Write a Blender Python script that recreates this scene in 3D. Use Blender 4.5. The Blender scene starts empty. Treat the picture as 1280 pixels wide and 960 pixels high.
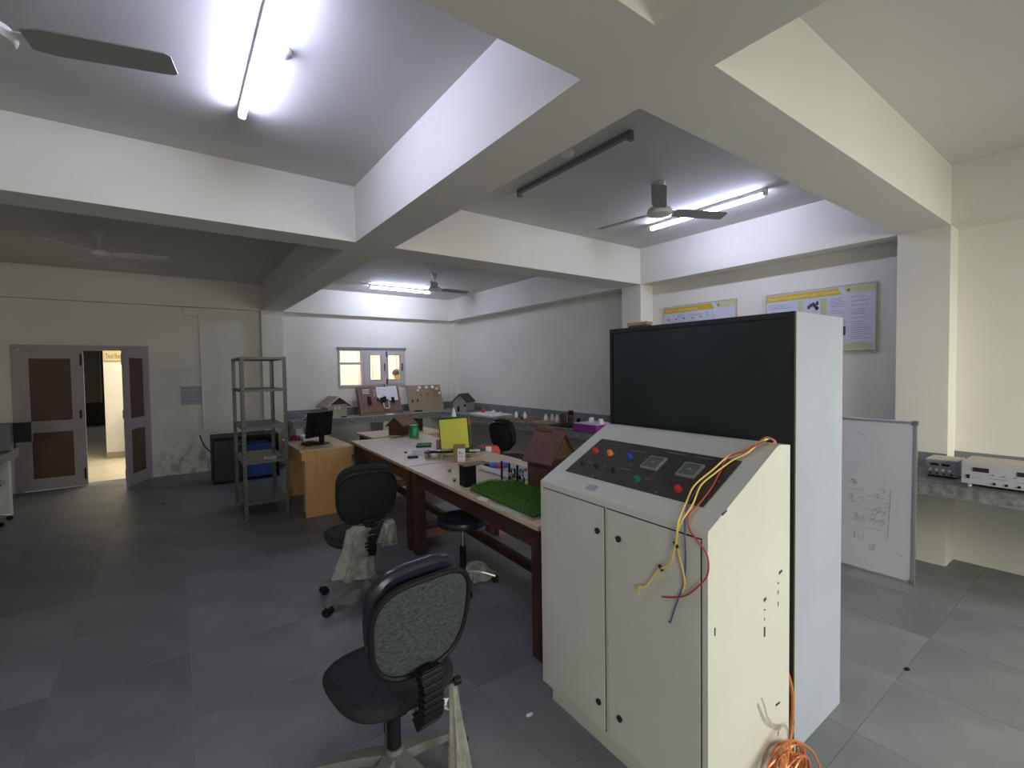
import bpy, bmesh, math, random
from mathutils import Vector, Matrix, noise
random.seed(7)
S = bpy.context.scene
COL = S.collection
PI = math.pi
# ------------------------------------------------------------------ camera
F_PX = 581.3
CAM_H = 1.6
RV = Vector((0.80827, -0.58863, -0.01409)); FV = Vector((0.58813, 0.80814, -0.0319))
RV.normalize(); FV = (FV - RV * FV.dot(RV)).normalized(); UV = RV.cross(FV)
cd = bpy.data.cameras.new('camera'); cam = bpy.data.objects.new('camera', cd); COL.objects.link(cam)
cd.sensor_width = 36; cd.lens = 36 * F_PX / 1280; cd.clip_start = 0.02; cd.clip_end = 100
m = Matrix((RV, UV, -FV)).transposed().to_4x4(); m.translation = (0, 0, CAM_H); cam.matrix_world = m
S.camera = cam
# ------------------------------------------------------------------ world + exposure
W = bpy.data.worlds.new('world'); S.world = W; W.use_nodes = True
bg = W.node_tree.nodes['Background']; bg.inputs[0].default_value = (0.80, 0.90, 1.0, 1); bg.inputs[1].default_value = 0.6
S.view_settings.view_transform = 'Standard'; S.view_settings.look = 'None'
S.view_settings.exposure = 0.26; S.view_settings.gamma = 1.0; S.view_settings.use_curve_mapping = False
# ------------------------------------------------------------------ daylight through the windows behind the camera
def area(name, loc, rot, sx, sy, power, color):
    l = bpy.data.lights.new(name, 'AREA'); l.shape = 'RECTANGLE'; l.size = sx; l.size_y = sy
    l.energy = power; l.color = color; l.spread = math.radians(150)
    o = bpy.data.objects.new(name, l); o.location = loc; o.rotation_euler = rot; COL.objects.link(o); return o
area('window_daylight', (3.2, -2.36, 1.75), (math.radians(48), 0, 0), 2.4, 1.3, 98, (1.0, 0.98, 0.82))
area('window_daylight', (-1.1, -2.36, 1.75), (math.radians(48), 0, 0), 1.4, 1.3, 46, (1.0, 0.98, 0.80))
area('corridor_daylight', (3.9, 10.5, 3.0), (0, 0, 0), 5.0, 1.6, 165, (1.0, 0.92, 0.76))
area('corridor_daylight', (-0.6, 10.5, 3.0), (0, 0, 0), 1.2, 1.4, 45, (1.0, 0.88, 0.64))
TUBE_E = 70.0
ZB, ZC = 2.659, 3.108           # beam soffit, ceiling
XW, XB = 5.10, 4.86             # right wall, its wall beam
YW, YB = 9.08, 8.95             # back wall, its wall beam
X0, Y0 = -2.5, -2.4             # left wall, wall behind the camera
A1, A2 = 1.2407, 1.572          # spine beam
B1, B2, C1, C2 = 0.9235, 1.2495, 3.857, 4.168

def ray(u, v):
    return RV * ((u - 640) / F_PX) - UV * ((v - 480) / F_PX) + FV
def at(u, v, ax, val):
    d = ray(u, v); i = 'xyz'.index(ax); t = (val - (CAM_H if i == 2 else 0)) / d[i]
    return Vector((0, 0, CAM_H)) + d * t

# ------------------------------------------------------------------ materials
def mat(name, c, rough=.6, metal=0, var=0, scale=4, bump=0, bscale=60, spec=.5, emit=None, estr=0, alpha=1, trans=0, coat=0, var2=None, objvar=0, stretch=None):
    M = bpy.data.materials.new(name); M.use_nodes = True; nt = M.node_tree; N = nt.nodes; L = nt.links
    p = N['Principled BSDF']; c4 = (*c, 1)
    p.inputs['Base Color'].default_value = c4; p.inputs['Roughness'].default_value = rough
    p.inputs['Metallic'].default_value = metal; p.inputs['Specular IOR Level'].default_value = spec
    p.inputs['Alpha'].default_value = alpha; p.inputs['Transmission Weight'].default_value = trans; p.inputs['Coat Weight'].default_value = coat
    if emit: p.inputs['Emission Color'].default_value = (*emit, 1); p.inputs['Emission Strength'].default_value = estr
    tc = N.new('ShaderNodeTexCoord'); mp = N.new('ShaderNodeMapping'); L.new(tc.outputs['Object'], mp.inputs[0])
    if stretch: mp.inputs['Scale'].default_value = stretch
    if var or objvar:
        n = N.new('ShaderNodeTexNoise'); n.inputs['Scale'].default_value = scale; n.inputs['Detail'].default_value = 6; L.new(mp.outputs[0], n.inputs[0])
        r = N.new('ShaderNodeValToRGB'); L.new(n.outputs[0], r.inputs[0])
        r.color_ramp.elements[0].position = .3; r.color_ramp.elements[1].position = .7
        lo = var2 if var2 else tuple(x * (1 - var) for x in c); hi = tuple(min(1, x * (1 + var)) for x in c)
        r.color_ramp.elements[0].color = (*lo, 1); r.color_ramp.elements[1].color = (*hi, 1)
        out = r.outputs[0]
        if objvar:
            oi = N.new('ShaderNodeObjectInfo'); mr = N.new('ShaderNodeMapRange'); L.new(oi.outputs['Random'], mr.inputs[0])
            mr.inputs[3].default_value = 1 - objvar; mr.inputs[4].default_value = 1 + objvar
            mx = N.new('ShaderNodeVectorMath'); mx.operation = 'SCALE'; L.new(out, mx.inputs[0]); L.new(mr.outputs[0], mx.inputs['Scale']); out = mx.outputs[0]
        L.new(out, p.inputs['Base Color'])
    if bump:
        n2 = N.new('ShaderNodeTexNoise'); n2.inputs['Scale'].default_value = bscale; n2.inputs['Detail'].default_value = 4; L.new(mp.outputs[0], n2.inputs[0])
        b = N.new('ShaderNodeBump'); b.inputs['Strength'].default_value = bump; b.inputs['Distance'].default_value = .01
        L.new(n2.outputs[0], b.inputs['Height']); L.new(b.outputs[0], p.inputs['Normal'])
    return M
M = {}
M['wall'] = mat('wall_paint', (.74, .72, .67), .75, var=.03, scale=1.2, bump=.05, bscale=30, var2=(.70, .68, .63))
M['ceil'] = mat('ceiling_paint', (.64, .625, .60), .8, var=.04, scale=1, bump=.06)
M['cement'] = mat('grey_cement', (.16, .175, .18), .6, var=.2, scale=5, bump=.15)
M['granite'] = mat('granite_edge', (.22, .225, .225), .45, var=.4, scale=26, bump=.05)
M['floor'] = mat('kota_stone', (.162, .17, .182), .45, var=.17, scale=2.6, bump=.04, bscale=14, objvar=.13)
M['grout'] = mat('grout', (.23, .235, .24), .8, var=.1)
M['cfloor'] = mat('corridor_floor', (.62, .56, .45), .35, var=.06, scale=2)
M['frame'] = mat('lilac_paint', (.36, .33, .36), .5, var=.05, scale=6, bump=.03)
M['wframe'] = mat('window_paint', (.50, .46, .48), .5, var=.04)
M['brownp'] = mat('brown_panel', (.10, .045, .025), .55, var=.1, scale=10, stretch=(6, 6, 1))
M['dark'] = mat('black_plastic', (.009, .009, .010), .5, bump=.03, spec=.22)
M['blackfab'] = mat('black_fabric', (.009, .010, .012), .95, var=.3, scale=120, bump=.3, bscale=300)
M['seatfab'] = mat('dark_seat_fabric', (.022, .024, .028), .95, var=.3, scale=110, bump=.3, bscale=260, spec=.2)
M['greyfab'] = mat('grey_woven_fabric', (.042, .051, .061), .9, var=.6, scale=70, bump=.4, bscale=260, stretch=(1, 1, 2.4))
M['leather'] = mat('navy_leatherette', (.013, .015, .028), .3, bump=.05, bscale=120)
M['chrome'] = mat('chrome', (.6, .6, .62), .18, 1)
M['greyplas'] = mat('grey_plastic', (.15, .147, .142), .5)
M['ptan'] = mat('laminate_top', (.57, .45, .31), .42, var=.07, scale=8, bump=.02)
M['oak'] = mat('oak_laminate', (.55, .31, .11), .45, var=.12, scale=6, stretch=(5, 5, .6))
M['oakt'] = mat('oak_laminate_top', (.50, .36, .20), .4, var=.08, scale=6, stretch=(1, 6, 1))
M['mahog'] = mat('dark_brown_wood', (.055, .022, .016), .45, var=.25, scale=7, stretch=(1, 1, .5))
M['pink'] = mat('pinkish_lit_wood', (.20, .10, .075), .5, var=.1)  # pinkish tone puts light into the rear legs' colour; end rails share it
M['cream'] = mat('cream_sheet_metal', (.60, .605, .565), .38, var=.03, scale=3, bump=.015)
M['creamd'] = mat('cream_door_metal', (.60, .60, .555), .38, var=.035, scale=3)
M['scuff'] = mat('black_scuff', (.03, .03, .035), .7)
M['smudge'] = mat('grey_smudge', (.34, .34, .31), .7, var=.15, scale=20)
M['panelbr'] = mat('bakelite_panel', (.045, .038, .036), .35, var=.12, scale=12)
M['print'] = mat('faded_print', (.20, .19, .18), .6)
M['red'] = mat('red_plastic', (.55, .04, .05), .35)
M['orange'] = mat('orange_plastic', (.8, .28, .06), .35)
M['blue'] = mat('blue_plastic', (.03, .07, .45), .35)
M['greenk'] = mat('green_plastic', (.02, .16, .11), .35)
M['glassy'] = mat('meter_glass', (.10, .13, .13), .08, coat=.5)
M['almg'] = mat('grey_metal_paint', (.35, .385, .485), .4, var=.05, scale=2.5)
M['almd'] = mat('dark_green_board', (.010, .018, .019), .5, var=.25, scale=3)
M['almk'] = mat('black_edge', (.012, .013, .013), .5)
M['alu'] = mat('aluminium', (.62, .62, .64), .3, .9)
M['wb'] = mat('whiteboard_surface', (.56, .54, .62), .3, var=.04, scale=3)
M['ink'] = mat('marker_ink', (.34, .33, .40), .7)
M['rack'] = mat('grey_rack_metal', (.115, .115, .11), .4, .2, var=.12, scale=8)
M['instr'] = mat('instrument_metal', (.44, .45, .48), .4, .1)
M['instrd'] = mat('instrument_face', (.25, .27, .30), .45)
M['instrt'] = mat('instrument_top', (.50, .46, .37), .5)
M['disp'] = mat('display_window', (.03, .008, .012), .15)
M['wood'] = mat('weathered_ply', (.34, .27, .20), .7, var=.25, scale=12, stretch=(1, 1, 4))
M['woodw'] = mat('pale_ply', (.48, .43, .38), .7, var=.15, scale=16, stretch=(6, 6, 1))
M['woodd'] = mat('dark_ply', (.10, .045, .03), .6, var=.25, scale=10, stretch=(6, 6, 1))
M['roofb'] = mat('brown_card_roof', (.15, .068, .052), .6, var=.15, scale=9)
M['tanb'] = mat('tan_card', (.27, .17, .085), .65, var=.12, scale=7)
M['card'] = mat('brown_cardboard', (.20, .12, .085), .7, var=.14, scale=6)
M['mdf'] = mat('olive_mdf', (.26, .20, .125), .6, var=.06, scale=5)
M['stoneh'] = mat('grey_pebble_card', (.28, .26, .23), .8, var=.35, scale=60)
M['roofd'] = mat('dark_roof_card', (.035, .022, .022), .7, var=.2, scale=20)
M['white'] = mat('white_plastic', (.80, .80, .78), .45)
M['paper'] = mat('paper', (.72, .74, .80), .8)
M['fan'] = mat('fan_enamel', (.62, .60, .58), .35)
M['fanp'] = mat('fan_enamel_lilac', (.62, .58, .66), .35)
M['fang'] = mat('fan_blade_grey', (.25, .27, .26), .45)
M['battn'] = mat('grey_batten', (.17, .17, .18), .5)
M['battw'] = mat('white_batten', (.7, .7, .7), .5)
M['tube'] = mat('lit_tube', (1, 1, 1), .4, emit=(.68, .72, 1.0), estr=TUBE_E)
M['tube_dim'] = mat('lit_tube_weaker', (1, 1, 1), .4, emit=(.68, .72, 1.0), estr=TUBE_E * .76)  # weaker output, lowered to keep the nearby wall beam from overexposing
M['tube_bright'] = mat('lit_tube_stronger', (1, 1, 1), .4, emit=(.70, .76, 1.0), estr=TUBE_E * 1.75)  # stronger output, raised to brighten the back and right walls
M['yellow'] = mat('yellow_paper', (.66, .66, .09), .7, var=.04)
M['bluebin'] = mat('blue_crate', (.02, .08, .36), .45)
M['maroon'] = mat('maroon_cloth', (.22, .02, .05), .8)
M['purple'] = mat('purple_card', (.24, .02, .25), .6)
M['lilact'] = mat('lilac_card', (.62, .52, .66), .7)
M['greenj'] = mat('green_jar_plastic', (.01, .26, .10), .35)
M['grass'] = mat('artificial_turf', (.08, .22, .02), .8, var=.45, scale=50)
M['dgreen'] = mat('dark_green_card', (.012, .07, .015), .7)
M['wyel'] = mat('yellow_wire', (.90, .64, .14), .4)
M['wred'] = mat('red_wire', (.45, .05, .05), .4)
M['wblue'] = mat('blue_wire', (.04, .10, .28), .4)
M['copper'] = mat('copper_orange_wire', (.62, .22, .09), .3, .35)
M['black'] = mat('black_tape', (.01, .01, .01), .5)
M['skin'] = mat('skin', (.50, .26, .17), .6)
M['hair'] = mat('dark_hair', (.05, .035, .025), .8)
M['shirt'] = mat('pink_shirt', (.50, .24, .20), .8)
M['trous'] = mat('dark_trousers', (.05, .05, .07), .8)
M['postb'] = mat('poster_board', (.58, .60, .74), .5)
M['posty'] = mat('poster_yellow', (.60, .42, .03), .5)
M['postg'] = mat('poster_green', (.50, .54, .30), .5)
M['postk'] = mat('poster_ink', (.22, .22, .33), .6)
M['postyw'] = mat('poster_letter', (.80, .72, .38), .6)
M['brass'] = mat('poster_rim', (.45, .42, .33), .5)
M['signc'] = mat('sign_cream', (.56, .48, .29), .6)
M['signk'] = mat('sign_letter', (.16, .13, .05), .6)
M['notice'] = mat('faded_notice', (.42, .41, .48), .7, var=.06, scale=20)
M['noticek'] = mat('faded_notice_print', (.30, .29, .36), .7)
M['pcb'] = mat('circuit_board', (.30, .34, .34), .5, var=.3, scale=50)
M['skirt'] = mat('corridor_skirting', (.32, .28, .20), .5)
M['cwin'] = mat('corridor_window_glass', (.62, .66, .58), .2)
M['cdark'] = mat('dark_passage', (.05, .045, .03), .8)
# glass
def glassmat():
    g = bpy.data.materials.new('clear_glass'); g.use_nodes = True; N = g.node_tree.nodes; L = g.node_tree.links
    N.remove(N['Principled BSDF']); o = N['Material Output']
    t = N.new('ShaderNodeBsdfTransparent'); t.inputs[0].default_value = (.93, .95, .93, 1); gl = N.new('ShaderNodeBsdfGlossy'); gl.inputs['Roughness'].default_value = .03
    mx = N.new('ShaderNodeMixShader'); mx.inputs[0].default_value = .06
    L.new(t.outputs[0], mx.inputs[1]); L.new(gl.outputs[0], mx.inputs[2]); L.new(mx.outputs[0], o.inputs[0]); return g
M['glass'] = glassmat()
def plasticmat(name, col, op):
    g = bpy.data.materials.new(name); g.use_nodes = True; N = g.node_tree.nodes; L = g.node_tree.links
    p = N['Principled BSDF']; p.inputs['Base Color'].default_value = (*col, 1); p.inputs['Roughness'].default_value = .22
    o = N['Material Output']; t = N.new('ShaderNodeBsdfTransparent'); mx = N.new('ShaderNodeMixShader')
    n = N.new('ShaderNodeTexNoise'); n.inputs['Scale'].default_value = 14; n.inputs['Detail'].default_value = 3
    tc = N.new('ShaderNodeTexCoord'); L.new(tc.outputs['Object'], n.inputs[0])
    mr = N.new('ShaderNodeMapRange'); mr.inputs[1].default_value = .35; mr.inputs[2].default_value = .65; mr.inputs[3].default_value = op - .15; mr.inputs[4].default_value = min(1, op + .15)
    L.new(n.outputs[0], mr.inputs[0]); L.new(mr.outputs[0], mx.inputs[0]); L.new(t.outputs[0], mx.inputs[1]); L.new(p.outputs[0], mx.inputs[2]); L.new(mx.outputs[0], o.inputs[0]); return g
M['wrap'] = plasticmat('plastic_wrap', (.42, .41, .38), .5)
M['wrapc'] = plasticmat('clear_plastic_wrap', (.55, .55, .56), .45)

# ------------------------------------------------------------------ geometry helpers
def bmn(): return bmesh.new()
def box(bm, x0, x1, y0, y1, z0, z1, bev=0, mtx=None):
    vs = [bm.verts.new((x, y, z)) for z in (z0, z1) for x, y in ((x0, y0), (x1, y0), (x1, y1), (x0, y1))]
    fs = [bm.faces.new([vs[i] for i in q]) for q in ((3, 2, 1, 0), (4, 5, 6, 7), (0, 1, 5, 4), (1, 2, 6, 5), (2, 3, 7, 6), (3, 0, 4, 7))]
    if bev:
        es = list({e for f in fs for e in f.edges})
        r = bmesh.ops.bevel(bm, geom=es, offset=bev, segments=2, affect='EDGES', profile=.7)
        vs = list({v for f in r['faces'] for v in f.verts} | {v for v in vs if v.is_valid})
    if mtx is not None:
        for v in vs: v.co = mtx @ v.co
    return bm
def prism(bm, pts, a0, a1, axis='y'):
    """polygon pts in the plane of the other two axes, extruded along axis"""
    def mk(p, a): return {'y': (p[0], a, p[1]), 'x': (a, p[0], p[1]), 'z': (p[0], p[1], a)}[axis]
    lo = [bm.verts.new(mk(p, a0)) for p in pts]; hi = [bm.verts.new(mk(p, a1)) for p in pts]
    bm.faces.new(lo[::-1]); bm.faces.new(hi)
    for i in range(len(pts)):
        j = (i + 1) % len(pts); bm.faces.new((lo[i], lo[j], hi[j], hi[i]))
    return bm
def frame_of(d):
    d = d.normalized(); a = Vector((0, 0, 1)) if abs(d.z) < .95 else Vector((1, 0, 0))
    u = d.cross(a).normalized(); return u, d.cross(u).normalized()
def rod(bm, p, q, r0, r1=None, n=14):
    p = Vector(p); q = Vector(q); r1 = r0 if r1 is None else r1; u, v = frame_of(q - p)
    A = [bm.verts.new(p + (u * math.cos(t) + v * math.sin(t)) * r0) for t in [2 * PI * i / n for i in range(n)]]
    B = [bm.verts.new(q + (u * math.cos(t) + v * math.sin(t)) * r1) for t in [2 * PI * i / n for i in range(n)]]
    bm.faces.new(A[::-1]); bm.faces.new(B)
    for i in range(n): bm.faces.new((A[i], A[(i + 1) % n], B[(i + 1) % n], B[i]))
    return bm
def lathe(bm, prof, c=(0, 0, 0), n=24, sx=1, sy=1):
    """profile list of (radius, z), revolved round z"""
    rings = []
    for r, z in prof:
        rings.append([bm.verts.new((c[0] + sx * max(r, 1e-4) * math.cos(2 * PI * i / n), c[1] + sy * max(r, 1e-4) * math.sin(2 * PI * i / n), c[2] + z)) for i in range(n)])
    for a, b in zip(rings, rings[1:]):
        for i in range(n): bm.faces.new((a[i], a[(i + 1) % n], b[(i + 1) % n], b[i]))
    bm.faces.new(rings[0][::-1]); bm.faces.new(rings[-1]); return bm
def crom(P, k=8):
    P = [Vector(p) for p in P]; out = []
    for i in range(len(P) - 1):
        a = P[max(i - 1, 0)]; b = P[i]; c = P[i + 1]; d = P[min(i + 2, len(P) - 1)]
        for j in range(k):
            t = j / k; out.append(.5 * ((2 * b) + (c - a) * t + (2 * a - 5 * b + 4 * c - d) * t * t + (3 * b - a - 3 * c + d) * t ** 3))
    out.append(P[-1]); return out
def tube(bm, P, r, n=8, k=8):
    P = crom(P, k) if k else [Vector(p) for p in P]; rings = []; u = None
    for i, p in enumerate(P):
        d = (P[min(i + 1, len(P) - 1)] - P[max(i - 1, 0)]).normalized()
        if u is None: u, _ = frame_of(d)
        u = (u - d * u.dot(d)).normalized(); v = d.cross(u)
        rr = r(i / (len(P) - 1)) if callable(r) else r
        rings.append([bm.verts.new(p + (u * math.cos(2 * PI * j / n) + v * math.sin(2 * PI * j / n)) * rr) for j in range(n)])
    for a, b in zip(rings, rings[1:]):
        for j in range(n): bm.faces.new((a[j], a[(j + 1) % n], b[(j + 1) % n], b[j]))
    bm.faces.new(rings[0][::-1]); bm.faces.new(rings[-1]); return bm
def pad(bm, w, h, t, mtx, ex=3.4, edge=.02, bulge=.012, bend=0, taper=0, n=44):
    """soft rounded pad in local x (w) and z (h), thickness t in y"""
    rings = []
    prof = [(.35, t / 2 + bulge), (.7, t / 2 + bulge * .75), (.9, t / 2 + bulge * .3)]
    R = min(w, h) / 2
    for a in (75, 50, 25, 0, -25, -50, -75):
        a = math.radians(a); prof.append((1 - edge / R * (1 - math.cos(a)) , t / 2 * math.sin(a)))
    prof += [(.9, -t / 2 - bulge * .3), (.7, -t / 2 - bulge * .75), (.35, -t / 2 - bulge)]
    def pt(s, o, th):
        c, q = math.cos(th), math.sin(th)
        x = math.copysign(abs(c) ** (2 / ex), c) * w / 2 * s; z = math.copysign(abs(q) ** (2 / ex), q) * h / 2 * s
        x *= 1 + taper * z / (h / 2); return mtx @ Vector((x, o + bend * x * x, z))
    for s, o in prof: rings.append([bm.verts.new(pt(s, o, 2 * PI * i / n)) for i in range(n)])
    for a, b in zip(rings, rings[1:]):
        for i in range(n): bm.faces.new((a[i], b[i], b[(i + 1) % n], a[(i + 1) % n]))
    c0 = bm.verts.new(pt(0, prof[0][1], 0)); c1 = bm.verts.new(pt(0, prof[-1][1], 0))
    for i in range(n):
        bm.faces.new((c0, rings[0][i], rings[0][(i + 1) % n])); bm.faces.new((c1, rings[-1][(i + 1) % n], rings[-1][i]))
    return [pt(1, 0, 2 * PI * i / n) for i in range(n)]
def wm(o):
    return (wm(o.parent) if o.parent else Matrix()) @ o.matrix_basis
def obj(name, bm, mt, parent=None, world=False, smooth=False):
    if world and parent is not None:
        inv = wm(parent).inverted()
        for v in bm.verts: v.co = inv @ v.co
    bmesh.ops.recalc_face_normals(bm, faces=bm.faces[:])
    me = bpy.data.meshes.new(name); bm.to_mesh(me); bm.free(); me.materials.append(M[mt] if isinstance(mt, str) else mt)
    if smooth:
        for p in me.polygons: p.use_smooth = True
        try: me.set_sharp_from_angle(angle=math.radians(40))
        except Exception: pass
    o = bpy.data.objects.new(name, me); COL.objects.link(o)
    if parent is not None: o.parent = parent
    return o
def thing(name, label, cat, loc=(0, 0, 0), rz=0, group=None):
    o = bpy.data.objects.new(name, None); COL.objects.link(o); o.empty_display_size = .1
    o.location = loc; o.rotation_euler = (0, 0, rz); o.matrix_basis = Matrix.Translation(loc) @ Matrix.Rotation(rz, 4, 'Z')
    o['label'] = label; o['category'] = cat
    if group: o['group'] = group
    return o
def tag(o, label, cat, group=None):
    o['label'] = label; o['category'] = cat
    if group: o['group'] = group
    return o
def struct(name, bm, mt, smooth=False):
    o = obj(name, bm, mt, smooth=smooth); o['kind'] = 'structure'; return o
def copy_tree(o, parent=None):
    c = o.copy(); COL.objects.link(c)
    if parent: c.parent = parent
    for ch in o.children: copy_tree(ch, c)
    return c
def place(o, loc, rz=0, label=None, group=None):
    o.location = loc; o.rotation_euler = (0, 0, rz)
    if label: o['label'] = label
    if group: o['group'] = group
    return o
def B(*a, **k): return box(bmn(), *a, **k)
FACE_MX = Matrix(((0, 0, -1), (-1, 0, 0), (0, 1, 0)))   # text on a face that looks to -X
FACE_MY = Matrix(((1, 0, 0), (0, 0, -1), (0, 1, 0)))    # text on a face that looks to -Y
def lettering(s, size, mt, loc, rot3, parent=None, name='lettering', ext=.0006, cx='LEFT', sx=1.0):
    c = bpy.data.curves.new(name, 'FONT'); c.body = s; c.size = size; c.extrude = ext; c.align_x = cx; c.align_y = 'CENTER'
    t = bpy.data.objects.new('tmp', c); COL.objects.link(t)
    me = bpy.data.meshes.new_from_object(t.evaluated_get(bpy.context.evaluated_depsgraph_get()))
    bpy.data.objects.remove(t); bpy.data.curves.remove(c)
    me.materials.clear(); me.materials.append(M[mt])
    mx = Matrix.Translation(loc) @ rot3.to_4x4() @ Matrix.Diagonal((sx, 1, 1, 1))
    if parent is not None: mx = wm(parent).inverted() @ mx
    me.transform(mx); o = bpy.data.objects.new(name, me); COL.objects.link(o); o['kind'] = 'stuff'
    if parent is not None: o.parent = parent
    return o

# ================================================================== STRUCTURE
floor = struct('floor', B(X0, XW, Y0, YW, -.10, -.0015), 'grout')
tm = None; TX, TY = .58, .62
ix = [.03 + TX * k for k in range(-5, 10)]; iy = [2.59 + TY * k for k in range(-9, 12)]
tile_mesh = {}
for x in ix:
    for y in iy:
        xa, xb, ya, yb = max(x, X0), min(x + TX, XW), max(y, Y0), min(y + TY, YW)
        if xb - xa < .03 or yb - ya < .03: continue
        key = (round(xb - xa, 3), round(yb - ya, 3))
        if key not in tile_mesh:
            o = obj('floor_tile', B(.001, key[0] - .001, .001, key[1] - .001, -.0015, 0), 'floor', floor); tile_mesh[key] = o.data
        else:
            o = bpy.data.objects.new('floor_tile', tile_mesh[key]); COL.objects.link(o); o.parent = floor
        o.location = (xa, ya, 0)
struct('ceiling', B(X0, XW, Y0, YW, ZC, ZC + .12), 'ceil')
# back wall with door and window openings
DX0, DX1, DZ = -1.77, -.30, 2.03
WX0, WX1, WZ0, WZ1 = 2.54, 3.87, 1.31, 2.03
b = bmn(); T = YW + .2
for q in ((X0, DX0, 0, ZC), (DX0, DX1, DZ, ZC), (DX1, WX0, 0, ZC), (WX0, WX1, 0, WZ0), (WX0, WX1, WZ1, ZC), (WX1, XW + .2, 0, ZC)):
    box(b, q[0], q[1], YW, T, q[2], q[3])
struct('wall_back', b, 'wall')
struct('wall_right', B(XW, XW + .2, Y0, YW, 0, ZC), 'wall')
b = bmn()      # left wall with a door-sized gap is not in view: plain
struct('wall_left', B(X0 - .2, X0, Y0, YW, 0, ZC), 'wall')
b = bmn()
for q in ((X0, -1.9, 0, ZC), (-1.9, -.3, 0, 1.1), (-1.9, -.3, 2.45, ZC), (-.3, 1.9, 0, ZC), (1.9, 4.5, 0, 1.1), (1.9, 4.5, 2.45, ZC), (4.5, XW, 0, ZC)):
    box(b, q[0], q[1], Y0 - .2, Y0, q[2], q[3])
struct('wall_front', b, 'wall')
def win_bars(n, x0, x1, y0):
    b = bmn(); k = 4 if x1 - x0 > 2 else 2
    for i in range(k + 1):
        x = x0 + (x1 - x0) * i / k; box(b, x - .02, x + .02, y0 - .14, y0 - .09, 1.1, 2.45)
    for z in (1.12, 2.43): box(b, x0, x1, y0 - .14, y0 - .09, z - .02, z + .02)
    return struct('window_%d' % n, b, 'wframe')
win_bars(2, 1.9, 4.5, Y0); win_bars(3, -1.9, -.3, Y0)
# wall beams, columns, ceiling beams
struct('trim_1', B(X0, XB, YB, YW, ZB, ZC), 'wall')
struct('trim_2', B(XB, XW, Y0, YW, ZB, ZC), 'wall')
struct('trim_3', B(A1, A2, YB, YW, 0, ZB), 'wall')
for i, (a, c) in enumerate(((B1, B2), (C1, C2))):
    struct('trim_%d' % (4 + i), B(XB, XW, a, c, 0, ZB), 'wall')
struct('trim_6', B(A1, A2, Y0, YB, ZB, ZC), 'wall')
b = bmn(); box(b, X0, A1, B1, B2, ZB, ZC); box(b, A2, XB, B1, B2, ZB, ZC); struct('trim_7', b, 'wall')
b = bmn(); box(b, X0, A1, C1, C2, ZB, ZC); box(b, A2, XB, C1, C2, ZB, ZC); struct('trim_8', b, 'wall')
struct('trim_9', B(XW - .12, XW, YW - .12, YW, 0, ZB), 'wall')   # corner pilaster

# ---- door_1: frame and two leaves
door = struct('door_1', bmn(), 'frame')
b = bmn()
box(b, DX0, DX0 + .07, YW - .03, YW + .09, 0, DZ); box(b, DX1 - .07, DX1, YW - .03, YW + .09, 0, DZ); box(b, DX0 + .07, DX1 - .07, YW - .03, YW + .09, DZ - .07, DZ)
obj('door_frame', b, 'frame', door)
def leaf(w, loc, rz, px0, px1, nm='door_leaf'):
    b = bmn(); h = 1.95
    box(b, 0, px0, -.018, .018, .01, h); box(b, px1, w, -.018, .018, .01, h)
    for z0, z1 in ((.01, .17), (.81, .97), (1.84, h)): box(b, px0, px1, -.018, .018, z0, z1)
    o = obj(nm, b, 'frame', door); o.location = loc; o.rotation_euler = (0, 0, rz)
    for z0, z1 in ((.17, .81), (.97, 1.84)):
        p = obj('door_panel', B(px0, px1, -.008, .008, z0, z1), 'brownp', o)
    for z0 in (.10, 1.74):
        obj('tower_bolt', B(w - .035, w - .015, -.03, -.018, z0, z0 + .16), 'dark', o)
    obj('door_handle', B(w - .055, w - .035, -.045, -.018, .98, 1.10, bev=.004), 'dark', o)
    for z0 in (.25, 1.0, 1.7):
        obj('hinge', B(-.008, .02, -.022, -.018, z0, z0 + .08), 'frame', o)
    return o
leaf(.655, (-1.70, YW - .01, 0), 0, .10, .52)
q = at(155, 608, 'z', .0)
ang = math.atan2(-.60, -.225); L = .64
o = leaf(L, (-.34, YW - .01, 0), ang, .12, .52)
# ---- window_1
win = struct('window_1', bmn(), 'wframe')
b = bmn(); y0, y1 = YW - .025, YW + .06
box(b, WX0, WX1, y0, y1, WZ1 - .035, WZ1); box(b, WX0, WX1, y0, y1, WZ0, WZ0 + .03)
for x0, x1 in ((WX0, WX0 + .025), (2.97, 3.02), (WX1 - .03, WX1)): box(b, x0, x1, y0, y1, WZ0 + .03, WZ1 - .035)
box(b, WX0 + .025, 2.97, y0, y1, 1.73, 1.775)
obj('window_frame', b, 'wframe', win)
obj('window_lintel', B(WX0 - .02, WX1 + .02, YW - .045, YW, WZ1 - .005, WZ1 + .035), mat('lintel_grey', (.22, .21, .21), .6), win)
for x0, x1 in ((2.565, 2.97),):
    for z0, z1 in ((1.34, 1.73), (1.775, 1.995)): obj('pane', B(x0, x1, YW + .01, YW + .014, z0, z1), 'glass', win)
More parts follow.
